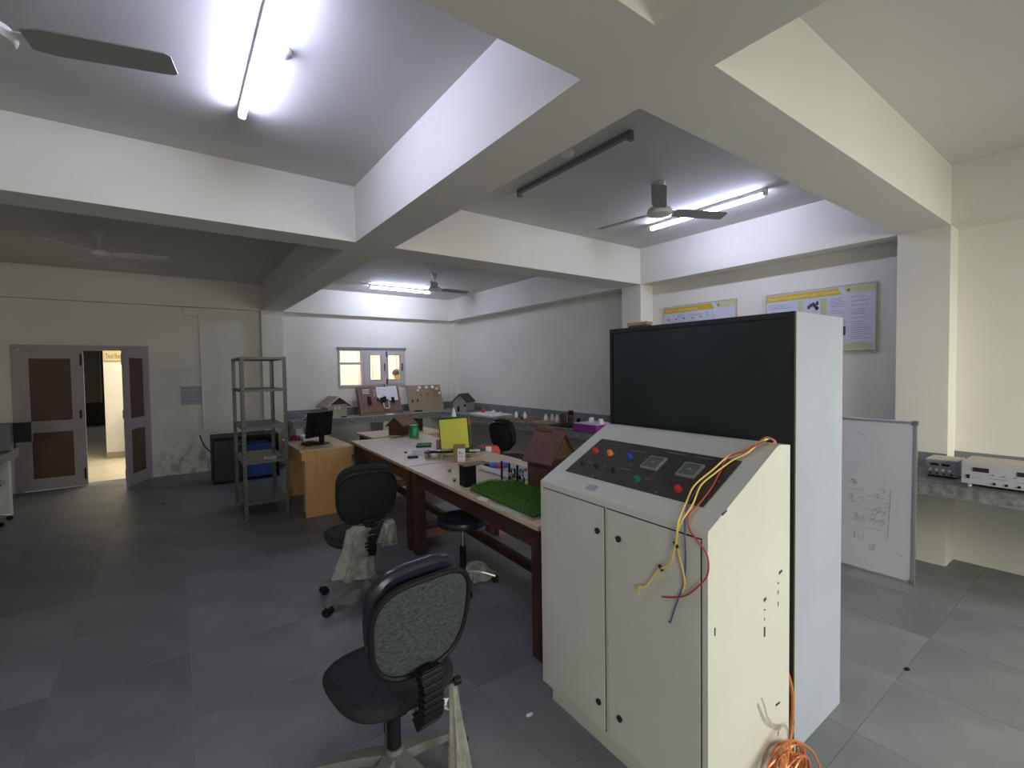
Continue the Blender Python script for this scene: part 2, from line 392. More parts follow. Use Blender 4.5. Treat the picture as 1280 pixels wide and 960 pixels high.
for sx0, sx1, px0, px1 in ((3.02, 3.47, 3.14, 3.35), (3.475, 3.84, 3.505, 3.75)):
    b = bmn(); z0, z1 = 1.34, 1.995
    box(b, sx0, px0, YW - .035, YW, z0, z1); box(b, px1, sx1, YW - .035, YW, z0, z1)
    box(b, px0, px1, YW - .035, YW, z0, 1.43); box(b, px0, px1, YW - .035, YW, 1.915, z1)
    s = obj('window_sash', b, 'wframe', win)
    obj('pane', B(px0, px1, YW - .02, YW - .016, 1.43, 1.915), 'glass', s)
    b = bmn()
    for x in (px0 - .012, px1 + .002): box(b, x, x + .01, YW - .041, YW - .035, 1.42, 1.925)
    for z in (1.418, 1.917): box(b, px0 - .012, px1 + .012, YW - .041, YW - .035, z, z + .01)
    obj('glazing_bead', b, mat('bead_grey', (.30, .27, .26), .6), s)
    obj('window_latch', B(sx1 - .05, sx1 - .035, YW - .055, YW - .035, 1.60, 1.75), 'dark', s)
for z in (1.36, 1.91): obj('bolt', B(3.462, 3.48, YW - .06, YW - .036, z - .03, z + .08), 'dark', win)

# ---- corridor beyond
CY = 11.7
struct('trim_10', B(X0 - 2, 9, T, CY + 8, -.05, 0), 'cfloor')      # corridor floor
struct('trim_11', B(X0 - 2, 9, T, CY + 8, ZC, ZC + .1), 'ceil')
struct('trim_12', B(-1.07, 9, CY, CY + .2, 0, ZC), 'wall')
struct('trim_13', B(-1.07, 9, CY - .02, CY, 0, .12), 'skirt')
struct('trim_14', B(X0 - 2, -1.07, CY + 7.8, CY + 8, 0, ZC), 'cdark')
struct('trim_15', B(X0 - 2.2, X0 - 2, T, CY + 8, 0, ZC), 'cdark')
struct('trim_16', B(9, 9.2, T, CY + 8, 0, ZC), 'wall')
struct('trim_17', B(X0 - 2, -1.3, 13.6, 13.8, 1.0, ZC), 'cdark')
b = bmn(); box(b, -.72, -.5, CY - .30, CY, .78, .82)
for x in (-.70, -.52): box(b, x, x + .02, CY - .28, CY, 0, .78)
tag(obj('wall_bench', b, 'brownp'), 'small brown ledge on the corridor wall seen through the open door', 'shelf')
sg = thing('room_sign', 'cream room name sign high on the corridor wall beyond the door', 'sign', (-.72, CY - .03, 2.0))
obj('sign_board', B(-1.055, -.35, CY - .025, CY - .004, 1.87, 2.16), 'signc', sg, world=True)
lettering('Tool Room', .13, 'signk', (-1.03, CY - .028, 1.955), FACE_MY, sg, sx=.46)
for k, (x0, x1) in enumerate(((3.1, 3.75), (4.15, 4.75), (5.0, 5.6))):
    w = struct('window_%d' % (4 + k), bmn(), 'wframe')
    obj('window_frame', box(box(box(box(bmn(), x0 - .05, x0, CY - .03, CY, .9, 2.3), x1, x1 + .05, CY - .03, CY, .9, 2.3), x0, x1, CY - .03, CY, .9, .95), x0, x1, CY - .03, CY, 2.25, 2.3), 'wframe', w)
    obj('pane', B(x0, x1, CY - .012, CY - .006, .95, 2.25), 'cwin', w)

# conduit + junction box + notice + stains on the back wall
cdt = thing('wall_conduit', 'painted conduit running down the back wall from a junction box', 'conduit', (.36, YW, .62))
obj('pipe', rod(bmn(), (.362, YW - .014, 2.55), (.378, YW - .014, .70), .012), 'wall', cdt, world=True, smooth=True)
obj('junction_box', B(.16, .35, YW - .05, YW, 2.52, 2.65, bev=.005), 'wall', cdt, world=True)
nt = thing('paper_notice', 'faded lilac printed notice on the back wall right of the door', 'notice', (.22, YW - .004, 1.1))
obj('sheet', B(.085, .36, YW - .004, YW - .001, 1.10, 1.40), 'notice', nt, world=True)
b = bmn()
for i, z in enumerate((1.36, 1.29, 1.25, 1.21, 1.15)): box(b, .10 + .02 * (i % 2), .34, YW - .0055, YW - .004, z, z + (.016 if i in (0, 4) else .008))
obj('print_lines', b, 'noticek', nt, world=True)
def stained_wall():
    m2 = M['wall'].copy(); m2.name = 'damp_stained_wall'; nt = m2.node_tree; N = nt.nodes; L = nt.links; p = N['Principled BSDF']
    src = p.inputs['Base Color'].links[0].from_socket; tc = [n for n in N if n.type == 'TEX_COORD'][0]
    sx = N.new('ShaderNodeSeparateXYZ'); L.new(tc.outputs['Object'], sx.inputs[0])
    def ss(sock, a, b_, lo, hi):
        n = N.new('ShaderNodeMapRange'); n.interpolation_type = 'SMOOTHSTEP'; L.new(sock, n.inputs[0]); n.inputs[1].default_value = a; n.inputs[2].default_value = b_; n.inputs[3].default_value = lo; n.inputs[4].default_value = hi; return n.outputs[0]
    def mul(x, y): n = N.new('ShaderNodeMath'); n.operation = 'MULTIPLY'; L.new(x, n.inputs[0]); L.new(y, n.inputs[1]); return n.outputs[0]
    no = N.new('ShaderNodeTexNoise'); no.inputs['Scale'].default_value = 4.5; no.inputs['Detail'].default_value = 8; no.inputs['Roughness'].default_value = .7
    mp2 = N.new('ShaderNodeMapping'); mp2.inputs['Scale'].default_value = (1.4, 1, .8); L.new(tc.outputs['Object'], mp2.inputs[0]); L.new(mp2.outputs[0], no.inputs[0])
    k = mul(mul(ss(sx.outputs['Z'], .1, .85, 1, 0), ss(sx.outputs['X'], -.4, .1, 0, 1)), mul(ss(sx.outputs['X'], .7, 1.2, 1, 0), ss(no.outputs[0], .44, .60, 0, 1)))
    mx = N.new('ShaderNodeMix'); mx.data_type = 'RGBA'; L.new(k, mx.inputs[0]); L.new(src, mx.inputs[6]); mx.inputs[7].default_value = (.36, .33, .29, 1); L.new(mx.outputs[2], p.inputs['Base Color'])
    return m2
bpy.data.objects['wall_back'].data.materials[0] = stained_wall()

# ================================================================== COUNTERS
CH = .76; CX = 4.33; CYE = 8.35; CST = 1.56
ct = thing('wall_counter', 'long grey stone counter running round the back and right walls', 'counter', (CX, CYE, 0))
b = bmn(); prism(b, [(CX, Y0), (XW, Y0), (XW, YW), (A2, YW), (A2, CYE), (CX, CYE)], CH - .10, CH, 'z')
obj('worktop', b, 'granite', ct, world=True)
b = bmn(); prism(b, [(CX - .01, Y0), (XW, Y0), (XW, YW), (A2, YW), (A2, CYE - .01), (CX - .01, CYE - .01)], CH, CH + .012, 'z')
obj('top_slab', b, 'cement', ct, world=True)
b = bmn()
box(b, A2, XW - .12, YW - .02, YW, CH + .012, CH + .15); box(b, XW - .02, XW, C2, YW - .12, CH + .012, CH + .15)
box(b, XW - .02, XW, B2, C1, CH + .012, CH + .15); box(b, XW - .02, XW, Y0, B1, CH + .012, CH + .13)
box(b, XB - .02, XB, C1, C2, CH + .012, CH + .15); box(b, XB - .02, XB, B1, B2, CH + .012, CH + .13)
obj('backsplash', b, 'cement', ct, world=True)
for x0, x1, y0, y1 in ((3.13, 3.27, CYE + .04, YW), (1.63, 1.75, CYE + .04, YW), (CX + .05, XW, -.9, -.8)):
    obj('pier', B(x0, x1, y0, y1, 0, CH - .10), 'wall', ct, world=True)
lc = thing('left_counter', 'grey stone counter at the left edge on a white end pier', 'counter', (-1.9, 7.8, 0))
obj('worktop', B(X0 + .005, -1.50, 2.0, 7.85, .66, .76), 'cement', lc, world=True)
obj('pier', B(X0 + .005, -1.55, 7.62, 7.75, 0, .66), 'wall', lc, world=True)
obj('pier', B(X0 + .005, -1.62, 4.5, 4.62, 0, .66), 'wall', lc, world=True)
obj('equipment_box', B(-2.1, -1.505, 7.55, 7.68, .76, 1.07, bev=.008), 'cement'); tag(bpy.data.objects['equipment_box'], 'dark grey box on the left counter behind the black monitor', 'box')
bx = thing('counter_monitor', 'small black monitor on the left counter in front of the brown door', 'monitor', (-1.52, 7.72, .76))
obj('housing', B(-1.52, -1.36, 7.70, 7.76, .83, 1.06, bev=.01), 'dark', bx, world=True)
obj('stand', B(-1.54, -1.50, 7.72, 7.75, .772, .84), 'dark', bx, world=True)
obj('foot', B(-1.58, -1.50, 7.68, 7.82, .76, .772), 'dark', bx, world=True)

# ================================================================== FANS, TUBES
def make_fan(kind):
    t = thing('ceiling_fan', '', 'fan')
    mt = {'white': 'fan', 'lilac': 'fanp', 'fat': 'fan'}[kind]
    if kind == 'fat':
        obj('canopy', lathe(bmn(), [(.062, 0), (.062, -.012), (.048, -.02), (.046, -.06)]), mt, t, smooth=True)
        obj('downrod_cover', lathe(bmn(), [(.048, -.05), (.048, -.235)]), 'fan', t, smooth=True)
        obj('motor', lathe(bmn(), [(.05, -.235), (.075, -.245), (.085, -.265), (.08, -.29), (.05, -.31), (.01, -.312)]), mt, t, smooth=True); zb = -.275
    else:
        obj('canopy', lathe(bmn(), [(.05, 0), (.048, -.02), (.016, -.08), (.014, -.085)]), mt, t, smooth=True)
        obj('downrod', rod(bmn(), (0, 0, -.08), (0, 0, -.17), .011), mt, t, smooth=True)
        obj('motor', lathe(bmn(), [(.02, -.15), (.04, -.18), (.055, -.20), (.09, -.215), (.10, -.24), (.09, -.262), (.04, -.275), (.005, -.278)]), mt, t, smooth=True); zb = -.24
    for k in range(3):
        b = bmn(); a = 2 * PI * k / 3
        R = Matrix.Rotation(a, 4, 'Z') @ Matrix.Translation((0, 0, zb)) @ Matrix.Rotation(math.radians(-12), 4, 'X')
        pts = [(.13, -.045), (.20, -.058), (.58, -.055), (.60, -.045), (.60, .045), (.58, .055), (.20, .058), (.13, .045)]
        prism(b, pts, -.003, .003, 'z')
        for v in b.verts: v.co = R @ v.co
        bl = obj('blade', b, 'fang' if kind != 'lilac' else mt, t)
        b = bmn(); box(b, .06, .20, -.018, .018, .003, .009)
        for v in b.verts: v.co = R @ v.co
        obj('blade_arm', b, mt, bl)
    return t
FG = 'ceiling fans'
f1 = make_fan('white'); place(f1, (-.535, 2.55, ZC), math.radians(-16), 'ceiling fan whose grey blade reaches in at the top left corner', FG)
f2 = copy_tree(f1); place(f2, (3.344, 6.609, ZC), math.radians(2), 'small far ceiling fan beside the lit tube above the back window', FG)
f3 = make_fan('lilac'); place(f3, (-.584, 6.49, ZC), math.radians(-8), 'lilac-white ceiling fan over the double door at far left', FG)
f4 = copy_tree(f1); place(f4, (3.256, 2.39, ZC), math.radians(-24), 'ceiling fan nearest the posters with a lit tube light behind it', FG)
def tubelight(p, q, label, lit=True, mt='tube'):
    p = Vector(p); q = Vector(q); d = (q - p).normalized(); n = Vector((-d.y, d.x, 0))
    t = thing('tube_light', label, 'light', ((p + q) / 2)[:2] + (ZC,), math.atan2(d.y, d.x), 'ceiling tube lights')
    h = (q - p).length / 2
    obj('batten', B(-h - .015, h + .015, -.019, .019, -.034, 0, bev=.003), 'battw' if lit else 'battn', t)
    for s in (-1, 1): obj('end_cap', B(s * h - .015, s * h + .015, -.02, .02, -.062, -.0355, bev=.004), 'battw' if lit else 'battn', t)
    if lit: obj('tube', rod(bmn(), (-h + .016, 0, -.052), (h - .016, 0, -.052), .017), mt, t, smooth=True)
    return t
tubelight((.36, 3.07, ZC), (.36, 1.89, ZC), 'lit tube light leaving the top of the picture above the grey floor')
tubelight((2.80, 8.0, ZC), (3.95, 8.0, ZC), 'lit tube light in the far bay above the back window', mt='tube_bright')
tubelight((4.12, 1.96, ZC), (4.12, 3.14, ZC), 'lit tube light behind the fan near the poster wall', mt='tube_dim')
tubelight((2.40, 1.98, ZC), (2.40, 3.15, ZC), 'unlit grey tube batten on the ceiling left of the fan', lit=False)
for (x, y, l) in ((.455, 2.42, 'round white ceiling box beside the near lit tube'), (2.27, 2.42, 'round white ceiling box beside the unlit batten')):
    tag(obj('ceiling_box', lathe(bmn(), [(.045, ZC), (.045, ZC - .02), (.034, ZC - .028), (.01, ZC - .03)][::-1], (x, y, 0)), 'white', smooth=True), l, 'ceiling box', 'round ceiling boxes')

# ================================================================== CREAM CONTROL CABINET
CW, CD = .88, .535
th = math.atan2(-.030, .88)
cc = thing('control_cabinet', 'cream metal control desk cabinet with a sloping brown meter panel', 'cabinet', (1.375, .83, 0), th)
prof = [(0, .09), (0, 1.066), (.435, 1.296), (.46, 1.302), (CD, 1.294), (CD, 1.28), (CD, .09)]
obj('body', prism(bmn(), prof, 0, CW, 'y'), 'cream', cc)
obj('plinth', B(.035, CD - .02, .03, CW - .03, 0, .09), 'cream', cc)
for y0, y1, ky in ((.46, .855, .49), (.025, .44, .375)):
    d = obj('cabinet_door', B(-.007, 0, y0, y1, .115, 1.035, bev=.002), 'creamd', cc)
    b = bmn(); g = .004
    for q in ((y0 - g, y0, .111, 1.039), (y1, y1 + g, .111, 1.039)): box(b, -.0012, 0, *q)
    for q in ((y0, y1, .111, .115), (y0, y1, 1.035, 1.039)): box(b, -.0012, 0, *q)
    obj('door_gap', b, 'black', d)
    for z in (.935, .22):
        k = obj('lock', lathe(bmn(), [(.0001, 0), (.012, .001), (.012, .008), (.0095, .010), (.0001, .0105)], n=16), 'black', d, smooth=True)
        k.rotation_euler = (0, -PI / 2, 0); k.location = (-.007, ky, z)
        k2 = obj('key_slot', B(-.001, .001, -.006, .006, 0, .0125), 'chrome', k)
# sloping panel: local frame on the slope
sa = math.atan2(1.296 - 1.066, .435)
def slope(s, y, h=0): return Vector((s * math.cos(sa) - h * math.sin(sa), y, 1.066 + s * math.sin(sa) + h * math.cos(sa)))
SM = Matrix.Translation((0, 0, 1.066)) @ Matrix.Rotation(-sa, 4, 'Y')
def sbox(b, s0, s1, y0, y1, h0, h1, bev=0): return box(b, s0, s1, y0, y1, h0, h1, bev=bev, mtx=SM)
PS0, PS1, PY0, PY1 = .10, .375, .075, .80
mp_ = obj('meter_panel', sbox(bmn(), PS0, PS1, PY0, PY1, 0, .004), 'panelbr', cc)
def pu(u, v): return PS0 + v * (PS1 - PS0), PY1 - u * (PY1 - PY0)
def knob(name, u, v, mt, r, h, ring=True):
    s, y = pu(u, v); p = slope(s, y, .004); n = Vector((-math.sin(sa), 0, math.cos(sa)))
    if ring: k = obj(name, rod(bmn(), p, p + n * .006, r * 1.25, r * 1.15, 18), mt if mt != 'black' else 'greyplas', mp_, smooth=True); obj('cap', rod(bmn(), p + n * .006, p + n * h, r, r * .9, 18), mt, k, smooth=True)
    else: k = obj(name, rod(bmn(), p, p + n * h, r, r * .8, 18), mt, mp_, smooth=True)
for u, v, mt in ((.075, .62, 'red'), (.20, .63, 'orange'), (.36, .64, 'blue')): knob('indicator_lamp', u, v, mt, .012, .02)
for u, v in ((.075, .25), (.20, .25), (.345, .25)): knob('selector_knob', u, v, 'black', .009, .016, False)
knob('push_button', .55, .18, 'greenk', .013, .018); knob('push_button', .82, .18, 'red', .013, .018)
for u in (.55, .79):
    s, y = pu(u, .60); b = bmn()
    mt_ = obj('panel_meter', sbox(bmn(), s - .042, s + .042, y - .042, y + .042, .004, .013, .002), mat('meter_bezel', (.24, .25, .24), .3), mp_)
    obj('meter_window', sbox(bmn(), s - .034, s + .034, y - .034, y + .034, .013, .0145), 'glassy', mt_)
    obj('needle', sbox(sbox(bmn(), s - .006, s + .006, y - .007, y + .007, .0146, .016), s - .02, s + .004, y - .020, y - .018, .0146, .0155), 'print', mt_)
b = bmn()
for u, v, w in ((.12, .33, .03), (.25, .33, .022), (.41, .36, .05), (.41, .48, .02), (.60, .26, .03), (.37, .82, .08), (.62, .93, .10), (.80, .93, .08), (.15, .90, .06)):
    s, y = pu(u, v); sbox(b, s - .002, s + .002, y - w / 2, y + w / 2, .004, .0045)
obj('faded_caption', b, 'print', mp_)
for u, v in ((.02, .5), (.98, .5), (.25, .03), (.72, .03), (.25, .97), (.62, .97)):
    s, y = pu(u, v); p = slope(s, y, .004); obj('screw', rod(bmn(), p, p + Vector((-math.sin(sa), 0, math.cos(sa))) * .003, .005, n=8), 'chrome', mp_)
tp = obj('name_plate', sbox(bmn(), .028, .062, .545, .60, 0, .0015), mat('name_plate', (.34, .36, .45), .5), cc)
obj('rounded_ridge', rod(bmn(), (.452, .002, 1.291), (.452, CW - .002, 1.291), .0105, n=14), 'cream', cc, smooth=True)
# scuffs on the side that faces -Y
b = bmn(); I = cc.matrix_basis.inverted()
def sidep(u, v, off=.0012):
    d = ray(u, v); lo = I @ Vector((0, 0, CAM_H)); dd = I.to_3x3() @ d; t = (-off - lo.y) / dd.y; return lo + dd * t
def frontp(u, v, off=.012):
    d = ray(u, v); lo = I @ Vector((0, 0, CAM_H)); dd = I.to_3x3() @ d; t = (-off - lo.x) / dd.x; return lo + dd * t
def slopep(u, v, h=.01):
    d = I.to_3x3() @ ray(u, v); lo = I @ Vector((0, 0, CAM_H)); n = Vector((-math.sin(sa), 0, math.cos(sa))); p0 = slope(0, 0, h)
    return lo + d * ((p0 - lo).dot(n) / d.dot(n))
for (u0, v0, u1, v1, r) in ((974, 717, 978, 713, .005), (973, 728, 973, 730, .004), (973, 738, 973, 743, .002), (973, 752, 973, 758, .002), (955, 751, 958, 748, .006), (956, 762, 956, 763, .005), (956, 784, 956, 796, .005), (956, 772, 956, 776, .0015), (970, 882, 975, 878, .004), (973, 914, 973, 920, .002), (894, 785, 894, 795, .003), (903, 644, 909, 638, .003)):
    p = sidep(u0, v0); q = sidep(u1, v1); p.y = q.y = -.0005; rod(b, p, q, r * 1.3, r * 1.0, 7)
for v in b.verts: v.co.y = max(v.co.y, -.0012)
obj('scuff_marks', b, 'scuff', cc)
b = bmn()
tube(b, [sidep(u, v, .0003) for u, v in ((947, 880), (952, 893), (958, 903), (968, 908), (976, 909))], lambda t: .006 + .008 * t, 6)
tube(b, [sidep(u, v, .0003) for u, v in ((952, 872), (956, 884), (959, 896), (964, 902))], .0045, 6)
for v in b.verts: v.co.y = max(min(v.co.y, 0), -.0008)
obj('scuff_smear', b, 'smudge', cc)
# wires hanging over the panel
def wire(name, pts, mt, label, r=.0032):
    b = bmn(); P = []
    for kind, u, v, h in pts:
        P.append(cc.matrix_basis @ (slopep(u, v, h) if kind == 's' else frontp(u, v, h)))
    tube(b, P, r, 7); return tag(obj(name, b, mt, smooth=True), label, 'wire', 'wires hanging over the control desk')
Wp = lambda *a: a
top = [('s', 962, 548, .012), ('s', 951, 552, .018)]
w1 = wire('hanging_wire', top + [('s', 930, 563, .012), ('s', 912, 569, .02), ('s', 890, 588, .018), ('s', 868, 607, .016), ('s', 857, 630, .014), ('s', 848, 652, .02), ('f', 846, 672, .03), ('f', 842, 692, .03), ('f', 838, 704, .03), ('f', 822, 714, .02), ('f', 808, 732, .02), ('f', 798, 733, .025), ('f', 797, 739, .015), ('f', 802, 746, .014)], 'wyel', 'yellow wire whose taped end curls left on the cabinet door')
w2 = wire('hanging_wire', top + [('s', 934, 566, .014), ('s', 916, 575, .012), ('s', 893, 592, .014), ('s', 876, 607, .012), ('s', 866, 630, .012), ('s', 853, 650, .014), ('f', 846, 668, .022), ('f', 848, 690, .02), ('f', 853, 710, .02), ('f', 856, 728, .02), ('f', 853, 740, .015)], 'wyel', 'yellow wire that hangs straight down beside the blue one')
w3 = wire('hanging_wire', [('s', 958, 550, .01), ('s', 930, 567, .01), ('s', 902, 580, .012), ('s', 886, 594, .01), ('s', 872, 610, .01), ('s', 858, 636, .01), ('f', 856, 665, .016), ('f', 857, 700, .014), ('f', 855, 728, .014), ('f', 848, 748, .016), ('f', 841, 768, .014), ('f', 838, 778, .012), ('f', 836, 776, .012)], 'wblue', 'thin blue wire hanging down the cabinet door', .0024)
w4 = wire('hanging_wire', [('s', 956, 551, .02), ('s', 935, 562, .022), ('s', 910, 572, .018), ('s', 900, 590, .01), ('s', 889, 610, .008), ('s', 872, 632, .008), ('s', 860, 646, .012), ('f', 862, 662, .02), ('f', 872, 676, .025), ('f', 884, 694, .025), ('f', 885, 716, .022), ('f', 876, 730, .02), ('f', 858, 744, .02), ('f', 842, 747, .015), ('f', 828, 746, .012)], 'wred', 'dark red wire looping out at the right of the bundle', .0028)
for (k, u, v) in (('f', 845, 681), ('f', 826, 710)):
    p = cc.matrix_basis @ frontp(u, v, .028 if u > 840 else .02)
    o = obj('tape', rod(bmn(), p - Vector((0, .008, .010)) * .9, p + Vector((0, .008, .010)) * .9, .0055), 'black', w1)
wl = wire('hanging_wire', [('s', 940, 560, .012), ('s', 951, 551, .014), ('s', 958, 547, .03), ('s', 965, 549, .03), ('s', 969, 553, .02), ('s', 962, 556, .012)], mat('pink_wire', (.75, .35, .25), .4), 'orange-pink wire looped over the top edge of the cabinet', .004)
# copper coil on the floor beside the cabinet
b = bmn(); rng = random.Random(11)
c0 = Vector((1.76, .755, .0))
for k in range(16):
    a = rng.uniform(-.3, .3); R = rng.uniform(.08, .12); P = []
    cx = c0 + Vector((rng.uniform(-.05, .05), rng.uniform(-.03, .03), R * .75 + .01 + rng.uniform(0, .01)))
    ax = Vector((math.cos(a), math.sin(a), 0)); tl = rng.uniform(-.25, .25); up = (Vector((0, 0, 1)) * math.cos(tl) + Vector((-ax.y, ax.x, 0)) * math.sin(tl))
    zmin = 1
    for i in range(17):
        t = 2 * PI * i / 16; P.append(cx + (ax * math.cos(t) + up * math.sin(t)) * R * (1 + .06 * math.sin(3 * t + k)))
    dz = min(p.z for p in P) - .008
    if k % 4: P = [p - Vector((0, 0, dz)) for p in P]
    P = [Vector((p.x, min(p.y, .815), max(.005, p.z))) for p in P]
    tube(b, P, .0038, 6, 3)
tag(obj('wire_coil', b, 'copper', smooth=True), 'tangled coil of copper orange wire on the floor by the cream cabinet', 'wire')
b = bmn(); tube(b, [(1.955, .90, .46), (1.965, .86, .40), (1.985, .835, .30), (1.985, .83, .20), (1.975, .835, .08), (1.965, .82, .012), (1.90, .78, .012)], .007)
tag(obj('hanging_cable', b, 'copper', smooth=True), 'orange cable hanging in the gap behind the cream cabinet', 'cable')

# ================================================================== ALMIRAH
AX0, AX1, AY0, AY1, AH = 2.01, 2.50, .838, 1.81, 1.816
al = thing('steel_almirah', 'tall grey steel cupboard with its dark green back to the camera', 'cupboard', (AX0, AY0, 0))
obj('carcass', B(AX0 + .006, AX1, AY0, AY1, 0, AH, bev=.003), 'almg', al, world=True)
obj('back_panel', B(AX0 + .002, AX0 + .006, AY0 + .02, AY1 - .02, .05, AH - .02), 'almd', al, world=True)
b = bmn(); box(b, AX0 - .004, AX0 + .006, AY0, AY0 + .018, 0, AH); box(b, AX0 - .004, AX0 + .006, AY1 - .018, AY1, 0, AH); box(b, AX0 - .004, AX0 + .006, AY0 + .018, AY1 - .018, AH - .022, AH); box(b, AX0 - .004, AX0 + .006, AY0 + .018, AY1 - .018, 0, .05)
obj('back_rim', b, 'almk', al, world=True)
obj('edge_strip', B(AX0 + .006, AX0 + .016, AY0 - .002, AY0, 0, AH), mat('pale_green_edge', (.35, .38, .28), .6), al, world=True)
for y0, y1 in ((AY0 + .01, (AY0 + AY1) / 2 - .003), ((AY0 + AY1) / 2 + .003, AY1 - .01)):
    d = obj('cupboard_door', B(AX1, AX1 + .018, y0, y1, .06, AH - .03, bev=.003), 'almg', al, world=True)
obj('handle', B(AX1 + .018, AX1 + .045, AY0 + .42, AY0 + .44, .9, 1.05, bev=.004), 'chrome', al, world=True)
obj('hinge', B(AX1 + .002, AX1 + .012, AY0 - .006, AY0, 1.735, 1.775), 'scuff', al, world=True)
du = thing('chalk_duster', 'brown wooden duster lying on top of the tall cupboard', 'duster', (2.05, 1.64, AH))
obj('wooden_back', B(2.03, 2.08, 1.572, 1.705, AH + .012, AH + .028, bev=.004), 'wood', du, world=True)
obj('felt', B(2.033, 2.077, 1.577, 1.70, AH, AH + .012), mat('felt', (.12, .07, .05), .9), du, world=True)

# ================================================================== WHITEBOARD
wbt = thing('whiteboard', 'whiteboard in an aluminium frame leaning on the right counter', 'whiteboard', (4.265, .975, 0))
# built upright in local x (thickness), y (width), z (height), then leaned back
LW, LH = 1.5, 1.185; parts = []
LM = Matrix.Rotation(math.radians(1.4), 4, 'Y')
def wpart(name, b, mt, par=wbt):
    for v in b.verts: v.co = LM @ v.co
    return obj(name, b, mt, par)
wpart('writing_surface', B(.004, .014, .02, LW - .02, .02, LH - .02), 'wb')
for nm, q in (('frame_rail', (0, .022, .02, LW - .02, 0, .022)), ('frame_rail', (0, .022, .02, LW - .02, LH - .022, LH)), ('frame_stile', (0, .022, 0, .022, .02, LH - .02)), ('frame_stile', (0, .022, LW - .022, LW, .02, LH - .02))):
    wpart(nm, B(*q, bev=.003), 'alu')
for y in (0, LW - .032):
    for z in (0, LH - .032): wpart('corner_cap', B(-.002, .024, y - .002, y + .034, z - .000, z + .034, bev=.004), 'greyplas')
b = bmn(); rng = random.Random(5)
def stroke(pts, r=.0016): tube(b, [(.0035, y, z) for y, z in pts], r, 5, 4)
for (y, z) in ((.38, .66), (.38, .56), (.38, .42), (.23, .62), (.23, .52), (.23, .38), (.24, .45)):
    for k in range(3):
        yy = y + rng.uniform(-.04, .04); zz = z + rng.uniform(-.03, .03)
        stroke([(yy, zz), (yy - .02, zz + .02), (yy - .035, zz), (yy - .02, zz - .02)])
    stroke([(y + .07, z - .03), (y - .06, z - .035)])
stroke([(.145, .66), (.15, .5), (.16, .28)]); stroke([(.37, .30), (.37, .24), (.36, .30)]); stroke([(.34, .28), (.33, .22)]); stroke([(.31, .30), (.31, .24)])
stroke([(.27, .22), (.26, .18), (.24, .24), (.24, .18)]); stroke([(.38, 1.08), (.34, 1.07), (.32, 1.05)]); stroke([(.09, .20), (.08, .18), (.07, .20)])
wpart('marker_writing', b, 'ink')['kind'] = 'stuff'

# ================================================================== INSTRUMENTS on the right counter
ZT = CH + .012
ins = thing('bench_power_supply', 'small grey twin display bench supply left of the large one', 'instrument', (4.53, .88, ZT))
p0 = at(1157, 594, 'z', ZT); p1 = at(1197, 600, 'z', ZT); fx = (p0.x + p1.x) / 2; ya, yb = p1.y, p0.y
hz = .125
obj('case', B(fx, fx + .22, ya, yb, ZT + .012, ZT + hz, bev=.004), 'instrd', ins, world=True)
obj('top_cover', B(fx + .002, fx + .218, ya + .002, yb - .002, ZT + hz, ZT + hz + .004), 'instrt', ins, world=True)
fp = obj('front_panel', B(fx - .006, fx, ya + .004, yb - .004, ZT + .016, ZT + hz - .004), 'instrd', ins, world=True)
for y in (yb - .075, yb - .135): obj('display', B(fx - .009, fx - .006, y, y + .045, ZT + .085, ZT + .103), 'disp', fp, world=True)
for k in range(4):
    y = yb - .03 - k * .035; q = obj('knob', rod(bmn(), (fx - .018, y, ZT + .055), (fx - .006, y, ZT + .055), .009), 'battw', fp, world=True, smooth=True)
for k in range(4):
    y = yb - .03 - k * .038; obj('terminal', rod(bmn(), (fx - .016, y, ZT + .028), (fx - .006, y, ZT + .028), .006), 'dark', fp, world=True, smooth=True)
for y in (ya + .015, yb - .025):
    for x in (fx + .02, fx + .19): obj('foot', rod(bmn(), (x, y + .005, ZT), (x, y + .005, ZT + .012), .008), 'dark', ins, world=True)
p0 = at(1207, 607, 'z', ZT); fx = p0.x - .03; yb = p0.y + .015; ya = yb - .46
ins = thing('function_generator', 'wide silver bench instrument with two dark display windows', 'instrument', (fx, yb - .23, ZT)); h0, h1 = ZT + .025, ZT + .165
obj('case', B(fx, fx + .30, ya, yb, h0, h1, bev=.004), 'instr', ins, world=True)
obj('top_cover', B(fx + .01, fx + .30, ya + .002, yb - .002, h1, h1 + .004), mat('beige_cover', (.40, .36, .31), .5), ins, world=True)
fp = obj('front_panel', B(fx - .006, fx, ya, yb, h0, h1, bev=.002), 'instr', ins, world=True)
for y0, y1 in ((yb - .13, yb - .055), (yb - .36, yb - .255)): obj('display', B(fx - .009, fx - .006, y0, y1, h1 - .055, h1 - .028), 'disp', fp, world=True)
obj('power_switch', B(fx - .010, fx - .006, yb - .04, yb - .025, h0 + .035, h0 + .06), 'dark', fp, world=True)
for k in range(6):
    y = yb - .15 - .05 * k; obj('push_button', B(fx - .011, fx - .006, y - .004, y + .004, h0 + .070, h0 + .076), 'greyplas', fp, world=True)
b = bmn()
for y0, y1, z in ((.05, .09, .045), (.13, .22, .048), (.25, .34, .044), (.36, .42, .05)): box(b, fx - .0072, fx - .006, yb - y1, yb - y0, h0 + z, h0 + z + .004)
obj('legend_line', b, 'instrd', fp, world=True)
for k in range(5):
    y = yb - .155 - .055 * k; obj('socket', rod(bmn(), (fx - .012, y, h0 + .018), (fx - .006, y, h0 + .018), .008), 'dark', fp, world=True, smooth=True)
for y in (yb - .035, ya + .035):
    for x in (fx + .03, fx + .27): obj('foot', rod(bmn(), (x, y, ZT), (x, y, h0), .011), 'white', ins, world=True, smooth=True)

